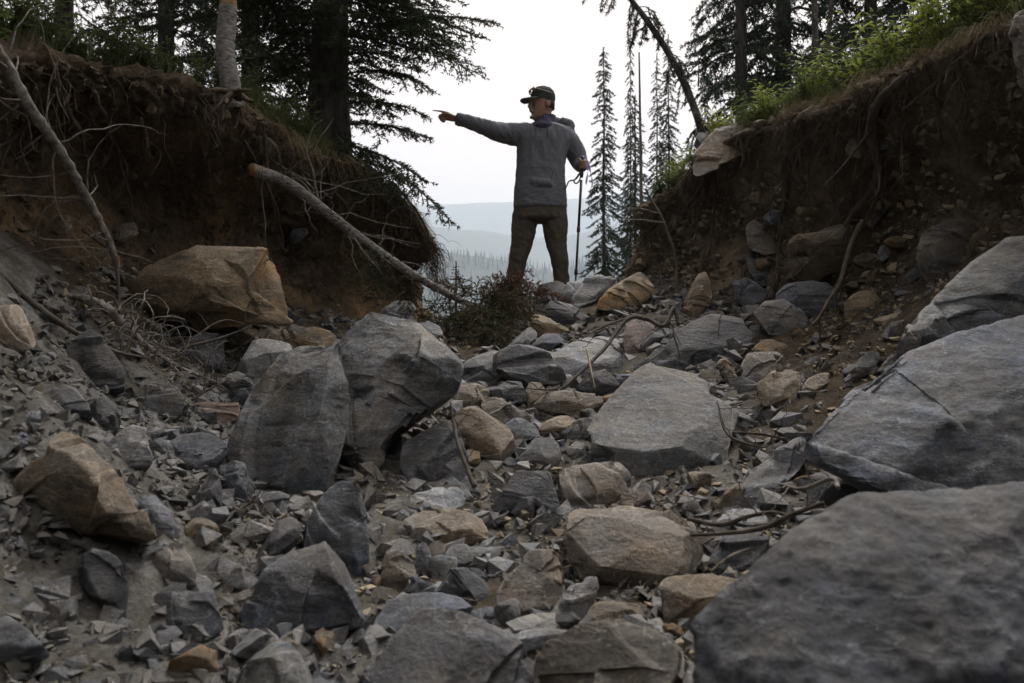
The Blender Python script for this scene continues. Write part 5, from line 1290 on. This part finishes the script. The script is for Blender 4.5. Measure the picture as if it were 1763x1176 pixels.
def plant(loc, h, seed, nst, leafm, ll, lw, label, group, spread=.5, name='leafy_plant', stemm='root', lvs=14):
    r = np.random.default_rng(seed); root = empty(name, loc); st_, lf = MB(), MB()
    for k in range(nst):
        a = r.uniform(0, 6.28); sp = spread * r.uniform(.2, 1); H = h * r.uniform(.6, 1.1)
        u = np.linspace(0, 1, 7)[:, None]
        q = np.array((math.cos(a), math.sin(a), 0)) * (sp * H * u ** 1.5) + np.array((0, 0, H)) * u * (1 - .12 * u) + r.normal(size=(7, 3)) * .01 * u
        st_.tube(q, np.linspace(.003, .0012, 7), 4, False)
        for j in range(lvs):
            t = .15 + .85 * j / lvs; b = np.array([np.interp(t, u[:, 0], q[:, i]) for i in range(3)])
            az = j * 2.4 + a + r.normal() * .3; el = r.uniform(.0, .7); L = ll * r.uniform(.6, 1.2) * (1 - .4 * t)
            d = np.array((math.cos(az) * math.cos(el), math.sin(az) * math.cos(el), math.sin(el)))
            s = np.cross(d, (0, 0, 1.0)); s /= np.linalg.norm(s); nrm = np.cross(s, d)
            w = lw * L / ll
            V = np.array([b, b + d * L * .35 - s * w - nrm * .1 * w, b + d * L * .4 + nrm * .25 * w, b + d * L * .35 + s * w - nrm * .1 * w, b + d * L * .8 - nrm * .12 * L - s * w * .5, b + d * L * .8 - nrm * .12 * L + s * w * .5, b + d * L - nrm * .25 * L])
            lf.add(V, [[1, 2, 5, 4][:4]] if False else None, [[0, 1, 2], [0, 2, 3], [1, 4, 2], [2, 4, 5], [2, 5, 3], [4, 6, 5]])
    st_.build('stems', M[stemm], root); lf.build('leaves', M[leafm], root, False)
    return tag(root, label, 'plant', group)
r = np.random.default_rng(91)
b = PROF['right_bank']; iu = int(np.argmin(np.abs(b['u'] - 6.3)))
names_r = ['leaning over the pale lip slab', 'at the nose of the right bank', 'above the thick bank root', 'beside the top right boulder', 'behind the lip slab', 'among the grass of the right bank']
cand = np.linspace(.27, .74, 60)
for k, s in enumerate(cand):
    si = int(s * b['ns']); uu = iu + int(r.integers(-4, 10)); p = b['S'][si, min(uu, b['S'].shape[1] - 1)]
    bright = r.random() < .6
    plant(p - (0, 0, .03), r.uniform(.26, .5) * (1.2 if s < .5 else .8), 600 + k, int(r.integers(6, 11)), 'leaf' if bright else 'leaf_dark', r.uniform(.06, .11), r.uniform(.01, .018), '%s leafy plant atop the right bank, %s' % ('bright yellow-green' if bright else 'dull green', 'towards the corner' if s < .42 else 'in the middle of the bank' if s < .58 else 'near the lip slab'), 'right bank plants: %s %s' % (bright, 0 if s < .42 else 1 if s < .58 else 2), .55)
b2 = P(1162, 320, 7.1)
for k, (x, y, d) in enumerate([(1160,318,7.0),(1150,300,7.2),(1172,290,7.3)]):
    plant(P(x, y + 20, d), .36, 700 + k, 8, 'leaf', .05, .012, 'bright yellow-green bush at the nose of the right bank', 'bushes at the right bank nose', .5, 'bush')
b = PROF['left_bank']
for k, s in enumerate(np.linspace(.18, .56, 46)):
    si = int(s * b['ns']); p = b['S'][si, iu + int(r.integers(-3, 8))]
    plant(p - (0, 0, .03), r.uniform(.2, .5), 720 + k, int(r.integers(5, 9)), 'leaf_dark', r.uniform(.05, .08), r.uniform(.008, .015), 'dark leafy plant atop the left bank, %s' % ('left of the broken sapling' if s < .42 else 'around the broken sapling'), 'left bank plants %d' % (s >= .42), .6)
for k in range(16):                                    # pale dead stalks stuck in the right bank
    r = np.random.default_rng(800 + k); x = r.uniform(1300, 1620); y = np.interp(x, [1300,1480,1620], [260,190,120]) + r.uniform(0, 170)
    d = bank_d('right_bank', x, y); a = P(x, y, d - .02); e = a + np.array((-r.uniform(.02, .12), -.08, -r.uniform(.05, .2)))
    mb = MB(); mb.tube(np.array([a, (a + e) / 2 + r.normal(size=3) * .006, e]) - a, [.002, .002, .0012], 4); o = mb.build('dry_stalk', M['straw'], None, True); o.location = a
    tag(o, 'dry straw stalk sticking out of the right bank', 'stalk', 'dry stalks in the right bank')
# ------------------------------------------------------------------ the hiker
PD = 6.85; PS = PD / FPX
org = P(925, 512, PD)
def W(px, py, y=0.0): return np.array(((px - 925) * PS, y, (512 - py) * PS))
def loft(mb, secs, sides=20, e=2.0):
    """closed tube through sections (centre, half width vector, half depth vector)"""
    th = np.arange(sides) * 2 * math.pi / sides
    c, s = np.cos(th), np.sin(th); c = np.sign(c) * np.abs(c) ** (2 / e); s = np.sign(s) * np.abs(s) ** (2 / e)
    V = np.concatenate([np.asarray(k[0]) + c[:, None] * np.asarray(k[1]) + s[:, None] * np.asarray(k[2]) for k in secs])
    n = len(secs); i = np.arange(n - 1)[:, None] * sides; j = np.arange(sides)[None]; k2 = (j + 1) % sides
    Q = np.stack([i + j, i + k2, i + sides + k2, i + sides + j], -1).reshape(-1, 4)
    V = np.concatenate([V, [secs[0][0]], [secs[-1][0]]]); j = np.arange(sides); k2 = (j + 1) % sides
    T = np.concatenate([np.stack([np.full(sides, n * sides), k2, j], -1), np.stack([np.full(sides, n * sides + 1), (n - 1) * sides + j, (n - 1) * sides + k2], -1)])
    mb.add(V, Q, T)
X_, Y_ = np.array((1.0, 0, 0)), np.array((0, 1.0, 0))
def hs(px, py, hw, hd, y=0.0): return (W(px, py, y), X_ * hw * PS, Y_ * hd)
def ball(mb, c, r, sides=14):
    c = np.asarray(c); r = np.broadcast_to(np.asarray(r, float), (3,))
    secs = [(c + np.array((0, 0, r[2])) * math.sin(a), X_ * r[0] * max(.02, math.cos(a)), Y_ * r[1] * max(.02, math.cos(a))) for a in np.linspace(-1.5, 1.5, 9)]
    loft(mb, secs, sides)
def fing(mb, pts, rad): mb.tube(spline(np.array(pts), 12), np.interp(np.linspace(0, 1, 12), np.linspace(0, 1, len(rad)), rad), 10, True)

# --- head frame: turned to the image left, a little towards the camera
hf = np.array((-0.94, -0.34, 0.0)); hr = np.array((0.34, -0.94, 0.0)); HC = W(934, 205); hz = np.array((0, 0, 1.0))
def HP(f, s, z): return HC + (hf * f + hr * s + hz * z) * 1.12
body = MB()
secs = []
for z, fr, bk, hw in ((-.012,.070,-.02,.016),(0,.084,.0,.032),(.018,.094,.035,.048),(.045,.096,.07,.060),(.07,.093,.088,.066),(.095,.090,.095,.069),(.125,.088,.102,.073),(.155,.096,.105,.076),(.185,.093,.105,.075),(.215,.078,.095,.066),(.24,.05,.07,.045),(.252,.015,.03,.015)):
    secs.append((HP((fr - bk) / 2, 0, z), hf * (fr + bk) / 2, hr * hw))
loft(body, secs, 24, 2.3)
fing(body, [HP(.084,0,.142), HP(.092,0,.122), HP(.110,0,.097), HP(.092,0,.084)], [.011,.014,.017,.014])     # nose
fing(body, [HP(.094,-.022,.068), HP(.103,0,.07), HP(.094,.022,.068)], [.006,.008,.006])                      # upper lip
fing(body, [HP(.093,-.02,.055), HP(.101,0,.056), HP(.093,.02,.055)], [.006,.0085,.006])
fing(body, [HP(.078,-.018,.012), HP(.094,0,.012), HP(.078,.018,.012)], [.012,.016,.012])                      # chin
fing(body, [HP(.078,-.05,.150), HP(.092,-.02,.153), HP(.092,.02,.153), HP(.078,.05,.150)], [.009,.011,.011,.009])  # brow
for s in (-1, 1):
    ball(body, HP(-.012, s * .076, .105), (.016, .016, .032)); fing(body, [HP(-.02, s * .082, .135), HP(-.032, s * .086, .11), HP(-.015, s * .08, .078)], [.006,.007,.006])
loft(body, [(W(940,226,.02), X_*.085, Y_*.075), (W(940,214,.02), X_*.066, Y_*.064), (W(939,203,.015), X_*.058, Y_*.06), (W(938,192,.01), X_*.055, Y_*.058)], 18)
# trunk and limbs under the clothes
loft(body, [hs(930,372,30,.09), hs(930,358,34,.10), hs(931,320,33,.10), hs(933,270,36,.11), hs(936,240,40,.115), hs(938,222,34,.09), hs(939,212,14,.06)])
def limb_(mb, pts, rad, sides=14): mb.tube(spline(np.array(pts), 18), np.interp(np.linspace(0, 1, 18), np.linspace(0, 1, len(rad)), rad), sides, True)
limb_(body, [W(905,228), W(860,227,-.01), W(835,218,-.02), W(808,209,-.02), W(784,203.5,-.02)], [.06,.05,.044,.04,.029])
limb_(body, [W(972,228), W(990,252,.05), W(1000,275,.06), W(1000,284,-.02), W(1000,289,-.11)], [.06,.052,.045,.038,.028])
limb_(body, [W(907,376), W(899,420), W(893,450), W(889,482,.01), W(886,505,.01)], [.07,.06,.05,.045,.04])
limb_(body, [W(954,376), W(958,420), W(961,450,-.01), W(963,482), W(964,505)], [.07,.06,.05,.045,.04])
# pointing hand
loft(body, [(W(786,203.7,-.02), hz*.027, Y_*.022), (W(779,202.5,-.02), hz*.034, Y_*.021), (W(771,199.5,-.02), hz*.041, Y_*.019), (W(766,198.5,-.02), hz*.037, Y_*.016)], 16)
fing(body, [W(770,193.6,-.02), W(760,191.3,-.021), W(752,190.2,-.022), W(743.5,189.6,-.022)], [.0112,.0098,.0086,.0066])                    # index
fing(body, [W(768,198.2,-.022), W(758,197.8,-.028), W(755.5,202.5,-.03), W(762,204.8,-.024)], [.0108,.010,.0088,.0075])                     # middle, curled
fing(body, [W(768.5,202,-.02), W(760,202.5,-.03), W(757.5,206.5,-.032), W(764,208,-.024)], [.0102,.0095,.0085,.0072])
fing(body, [W(770,205.5,-.018), W(763,206.5,-.03), W(761,209.8,-.03), W(766.5,210.6,-.022)], [.0092,.0085,.0075,.0065])
fing(body, [W(780,200.5,-.038), W(773,197.8,-.052), W(766,197.4,-.05), W(761,199.2,-.044)], [.0125,.0105,.0092,.0075])                     # thumb
# hand on the pole
gx, gyy = W(1001, 288, -.125)[0], -.125
def G(a, r_, z): return np.array((gx + r_ * math.cos(a), gyy + r_ * math.sin(a), z))
zg = W(0, 289)[2]
loft(body, [(np.array((gx + .005, gyy + .03, zg + .012)), X_*.03, hz*.03), (np.array((gx + .018, gyy + .008, zg + .01)), X_*.021, hz*.042), (np.array((gx + .024, gyy - .012, zg + .004)), X_*.014, hz*.042)], 14)
for k in range(4):
    z = zg + .032 - k * .0195; q = [G(.35, .033, z), G(-.9, .031, z - .003), G(-2.1, .029, z - .005), G(-3.2, .025, z - .006), G(-3.9, .020, z - .004)]
    fing(body, q, np.array([.0105,.0105,.0095,.0085,.007]) * (1, 1.02, .98, .86)[k])
fing(body, [G(1.0, .034, zg + .03), G(2.0, .032, zg + .045), G(3.2, .028, zg + .05), G(4.1, .024, zg + .04)], [.0125,.011,.0095,.0078])
# --- clothes
shirt = MB()
loft(shirt, [hs(930,359,44.5,.15), hs(930,352,45.5,.152), hs(930,335,44.5,.15), hs(930,310,42,.138), hs(931,285,41,.132), hs(934,262,42.5,.135), hs(936,240,46,.138), hs(938,226,45,.125), hs(939,218,36,.10), hs(940,214,24,.085), hs(941,212,16,.07)], 28, 2.4)
limb_(shirt, [W(908,231), W(885,230), W(860,226.5,-.01), W(832,218,-.02), W(806,209.5,-.02), W(786,204.2,-.02)], [.098,.092,.079,.063,.053,.050], 18)
limb_(shirt, [W(966,232), W(982,243,.03), W(994,262,.06), W(999,277,.05), W(1000,284,-.01), W(1000,288,-.07)], [.09,.088,.08,.068,.056,.045], 18)
fing(shirt, [W(966,206,.0), W(980,211,.03), W(982,222,.05), W(968,226,-.06), W(953,220,-.1)], [.028,.042,.05,.035,.018])          # hood roll
fing(shirt, [W(985,218,.02), W(965,207,.075), W(940,204,.09), W(918,212,.05)], [.035,.045,.045,.025])
fing(shirt, [W(915,317,-.135), W(930,319,-.142), W(948,321,-.138)], [.028,.03,.028])                                            # pocket bulge
trous = MB()
loft(trous, [hs(930,348,43,.135), hs(930,360,44.5,.14), hs(929,375,46,.145), hs(929,378,45,.135), hs(929,382,38,.10)], 26, 2.3)
limb_(trous, [W(905,372), W(901,400), W(898,420), W(892,445,-.005), W(888,470), W(884,495,.005), W(883,512,.005)], [.112,.1,.088,.074,.068,.064,.066], 20)
limb_(trous, [W(954,372), W(957,400), W(958,420,-.005), W(963,445,-.015), W(966,470), W(968,495), W(969,511)], [.112,.1,.085,.072,.066,.06,.062], 20)
boots = []
for (px, py, dx) in ((882, 514, -.03), (970, 512, .02)):
    b = MB(); c = W(px, py)
    loft(b, [(c + (0, .09, .0), X_*.03, hz*.03), (c + (0, .06, .02), X_*.046, hz*.06), (c + (dx*.3, 0, .03), X_*.05, hz*.07), (c + (dx*.7, -.08, .0), X_*.052, hz*.045), (c + (dx, -.16, -.012), X_*.05, hz*.034), (c + (dx*1.1, -.19, -.015), X_*.03, hz*.022)], 16, 2.6)
    loft(b, [(c + (0, .02, .02), X_*.052, Y_*.06), (c + (0, .02, .1), X_*.055, Y_*.06)], 16)
    boots.append(b)
cap = MB()
secs = []
for z, f_, bk, hw in ((.148,.098,.112,.083),(.17,.103,.115,.086),(.20,.102,.112,.085),(.228,.088,.098,.074),(.25,.06,.072,.052),(.262,.02,.03,.02)):
    secs.append((HP((f_ - bk) / 2, 0, z), hf * (f_ + bk) / 2, hr * hw))
loft(cap, secs, 26, 2.2)
V = []                                                   # visor: a curved plate
for i in range(9):
    for j in range(7):
        s = (i - 4) / 4 * .078; t = j / 6
        f_ = math.sqrt(max(0, 1 - ((i - 4) / 4.6) ** 2)) * .098 * (1 - t) + t * (.095 + .085 * math.sqrt(max(0, 1 - ((i - 4) / 4.25) ** 2)))
        V.append(HP(f_, s * (1 - .04 * t), .166 - .022 * t - .009 * ((i - 4) / 4) ** 2))
V = np.array(V); n_ = len(V); Q = []
for i in range(8):
    for j in range(6):
        a = i * 7 + j; Q += [[a, a + 1, a + 8, a + 7], [n_ + a, n_ + a + 7, n_ + a + 8, n_ + a + 1]]
rim = [i * 7 for i in range(9)] + [56 + j for j in range(1, 7)] + [i * 7 + 6 for i in range(7, -1, -1)] + [j for j in range(5, 0, -1)]
for a, b2_ in zip(rim, rim[1:] + rim[:1]): Q.append([a, b2_, n_ + b2_, n_ + a])
cap.add(np.concatenate([V, V - (0, 0, .009)]), Q)
gait = MB()
loft(gait, [(W(934,226,-.055), X_*.075, Y_*.085), (W(934,219,-.045), X_*.098, Y_*.105), (W(938,210,-.005), X_*.088, Y_*.088), (W(941,202,.01), X_*.078, Y_*.08), (W(943,197,.015), X_*.07, Y_*.072)], 20)
batch = [(body, .007), (shirt, .0095), (trous, .0095), (cap, .0045), (gait, .0065), (boots[0], .0065), (boots[1], .0065)]
res = remesh_batch([(b.data()[0], b.data()[1], v) for b, v in batch])
def folds(V, F, seed, amp, kind):
    V = lap(V, F, 3, .5); N = vnormals(V, F)
    if kind == 'shirt':
        arm = V[:, 0] < W(884, 0)[0]
        q = np.stack([V[:, 0] * 3.2, V[:, 1] * 4, V[:, 2] * 1.5 + V[:, 0] * 1.2], -1) * 3.0
        qa = np.stack([V[:, 0] * 5.5 + V[:, 2] * 3, V[:, 1] * 2, V[:, 2] * 1.5], -1) * 3.0
        q = np.where(arm[:, None], qa, q)
        low = np.exp(-((V[:, 2] - W(0, 345)[2]) / .07) ** 2)[:, None]
        q = q * (1 - low) + low * np.stack([V[:, 0] * 2.5, V[:, 1] * 3, V[:, 2] * 5 + V[:, 0] * 2.5], -1) * 2.0
    else:
        q = np.stack([V[:, 0] * 4 + V[:, 2] * 2.0, V[:, 1] * 4, V[:, 2] * 3.5], -1) * 3.0
    d = fbm(q + seed, 3, .5, True) * .7 + fbm(V * 9 + seed, 3) * .5
    return V + N * (d * amp)[:, None]
def cloth_mat(name, c1, c2, sc, bump=.25):
    return simple_mat(name, c1, c2, sc, .92, bump, .0015, (1, 1, 1), .15, 8)
M['shirt'] = cloth_mat('heather_shirt', (0.12, 0.128, 0.15), (0.18, 0.19, 0.215), 60)
M['trouser'] = cloth_mat('brown_grey_trousers', (0.075, 0.067, 0.056), (0.115, 0.104, 0.088), 50)
M['cap'] = cloth_mat('dark_cap', (0.05, 0.052, 0.05), (0.075, 0.078, 0.075), 60)
M['gaiter'] = cloth_mat('navy_neck_gaiter', (0.028, 0.028, 0.05), (0.10, 0.09, 0.14), 22)
M['boot'] = cloth_mat('boot_leather', (0.035, 0.03, 0.026), (0.06, 0.05, 0.042), 40)
m, nt, n, l, b = newmat('skin'); v, _ = _coords(nt, False)
l.new(_ramp(nt, _noise(nt, v, 25, 5), [(0.3, (0.24, 0.13, 0.095)), (0.7, (0.34, 0.2, 0.15))]), b.inputs['Base Color']); b.inputs['Roughness'].default_value = .55
b.inputs['Subsurface Weight'].default_value = .08; b.inputs['Subsurface Radius'].default_value = (.01, .004, .002); M['skin'] = m
m, nt, n, l, b = newmat('black_plastic'); b.inputs['Base Color'].default_value = (.018, .018, .02, 1); b.inputs['Roughness'].default_value = .4; M['black'] = m
m, nt, n, l, b = newmat('orange_lens'); b.inputs['Base Color'].default_value = (.75, .30, .04, 1); b.inputs['Roughness'].default_value = .12; b.inputs['Metallic'].default_value = .6; M['lens'] = m
m, nt, n, l, b = newmat('stubble'); b.inputs['Base Color'].default_value = (.035, .026, .02, 1); b.inputs['Roughness'].default_value = .8; M['hair'] = m
m, nt, n, l, b = newmat('eye_white'); b.inputs['Base Color'].default_value = (.22, .2, .19, 1); b.inputs['Roughness'].default_value = .2; M['eye'] = m
M['tape'] = leaf_mat('lavender_tape', (.36, .37, .58), (.48, .48, .68), 8, .45)
person = empty('person', org)
tag(person, 'man in grey hooded shirt and cap pointing left, standing on the crest', 'person')
parts = ('body', 'shirt', 'trousers', 'cap', 'neck_gaiter', 'boot', 'boot'); mats = ('skin', 'shirt', 'trouser', 'cap', 'gaiter', 'boot', 'boot'); po = {}
for (V, F), nm, mt in zip(res, parts, mats):
    if nm == 'shirt': V = folds(V, F, 5, .015, 'shirt')
    elif nm == 'trousers': V = folds(V, F, 9, .013, 'trousers')
    elif nm == 'neck_gaiter': V = folds(V, F, 14, .009, 'g')
    else: V = lap(V, F, 2, .5)
    po[nm] = obj(nm, mk_mesh(nm, V, F, True), M[mt], person)
for s in (-1, 1):
    mb = MB(); ball(mb, HP(.068, s * .03, .125), .0095); e = mb.build('eye', M['eye'], person)
    mb = MB(); ball(mb, HP(.0745, s * .03, .125), (.003, .0035, .0035)); mb.build('iris', M['black'], e)
mb = MB()                                                 # short hair under the cap, at temples and nape
loft(mb, [(HP(-.03, 0, .085), hf*.075, hr*.0715), (HP(-.028, 0, .12), hf*.08, hr*.0765), (HP(-.02, 0, .15), hf*.088, hr*.079)], 22)
mb.build('hair', M['hair'], person)
# sunglasses resting on the cap
sg = MB()
fing(sg, [HP(.075,-.068,.212), HP(.094,-.035,.222), HP(.098,0,.224), HP(.094,.035,.222), HP(.075,.068,.212)], [.006,.008,.006,.008,.006])
for s in (-1, 1): fing(sg, [HP(.075, s*.07,.212), HP(.02, s*.086,.2), HP(-.06, s*.086,.18)], [.006,.0045,.004])
g = empty('sunglasses', org + HP(.1, 0, .215)); g0 = HP(.1, 0, .215)
V, F = sg.data(); obj('frame', mk_mesh('frame', V - g0, F, True), M['black'], g)
for s in (-1, 1):
    mb = MB(); secs = [(HP(.083 + k * .0045, s * .036, .222) - g0, hr * w, hz * w * .72) for k, w in ((0, .02), (1, .026), (2, .023), (3, .01))]
    loft(mb, secs, 16); mb.build('lens', M['lens'], g)
tag(g, 'sunglasses with orange lenses pushed up on the cap', 'sunglasses')
# drawstring, shirt pocket seam, collar placket
mb = MB(); fing(mb, [W(942,222,-.135), W(942,232,-.152), W(941.5,243,-.156)], [.003,.003,.003]); mb.build('drawstring', M['black'], po['shirt'])
mb = MB(); fing(mb, [W(922,226,-.13), W(921,229,-.15), W(920,232,-.155)], [.003,.003,.004]); mb.build('drawstring', M['black'], po['shirt'])
mb = MB(); q = [W(906,292,-.13), W(925,295,-.158), W(948,297,-.155), W(947,325,-.16)]; mb.tube(spline(np.array(q), 30), .0022, 5, True); mb.build('pocket_seam', M['black'], po['shirt'])
# --- trekking pole
tp0 = W(986, 520, -.20) + org
tp = empty('trekking_pole', tp0)
top, bot = np.array((gx, gyy, zg + .05)) + org - tp0, np.zeros(3)
ax = (top - bot) / np.linalg.norm(top - bot)
mb = MB(); fing(mb, [top + ax*.02, top + ax*.005, top - ax*.06, top - ax*.14, top - ax*.16], [.012,.018,.0155,.0165,.012]); mb.build('grip', M['black'], tp)
Lp = np.linalg.norm(top)
for a, b_, rr in ((.15, .50, .0115), (.50, .80, .0100), (.80, 1.0, .0082)):
    mb = MB(); mb.tube(np.array([top - ax * Lp * a, top - ax * Lp * b_]), rr, 10); mb.build('shaft', M['black'], tp)
for a in (.5, .8):
    mb = MB(); mb.tube(np.array([top - ax * (Lp * a - .02), top - ax * (Lp * a + .025)]), .015, 12); mb.build('lock_collar', M['black'], tp)
mb = MB(); fing(mb, [top - ax*Lp*.93, top - ax*Lp*.94, top - ax*Lp*.945], [.008,.03,.008]); mb.build('basket', M['black'], tp)
mb = MB(); fing(mb, [top - ax*Lp, top - ax*(Lp + .03)], [.005,.003]); mb.build('tip', M['black'], tp)
mb = MB()                                                 # wrist strap hanging in loops
for pts in ([(1000,297,-.13),(993,310,-.15),(987,316,-.16),(978,318,-.16),(973,328,-.17),(970,333,-.18)], [(996,303,-.13),(990,312,-.15),(986,318,-.15),(990,321,-.14),(995,317,-.14),(998,308,-.13)]):
    mb.tube(spline(np.array([W(*p) for p in pts]) + org - tp0, 26), .0062, 6, True)
mb.build('wrist_strap', M['black'], tp)
tag(tp, 'black trekking pole planted on the crest under the hiker hand', 'trekking pole')
# --- flagging tape in the hand
ft = MB()
def ribbon(pts, w):
    q = spline(np.array([W(*p) for p in pts]), 14); s = np.array([(math.cos(k * .35), math.sin(k * .35) * .6, 0) for k in range(14)]) * np.linspace(w, w * .55, 14)[:, None]
    V = np.concatenate([np.stack([q - s, q + s], 1).reshape(-1, 3), np.stack([q - s, q + s], 1).reshape(-1, 3) + (0, .0012, 0)])
    k = np.arange(13) * 2; Q = np.stack([k, k + 1, k + 3, k + 2], -1); ft.add(V, np.concatenate([Q, Q[:, ::-1] + 28]))
ribbon([(1004,275,-.17),(1008,283,-.18),(1010,292,-.18),(1012,302,-.175)], .017)
ribbon([(1009,290,-.175),(1009,303,-.17),(1007,318,-.165),(1006,325,-.165)], .012)
ribbon([(1011,292,-.175),(1015,308,-.17),(1017,322,-.165),(1014,332,-.16)], .009)
V, F = ft.data(); c = W(1008, 280, -.17)
o = obj('flagging_tape', mk_mesh('flagging_tape', V - c, F), M['tape'], None, org + c)
tag(o, 'pale lavender flagging tape dangling from the hand on the pole', 'tape')
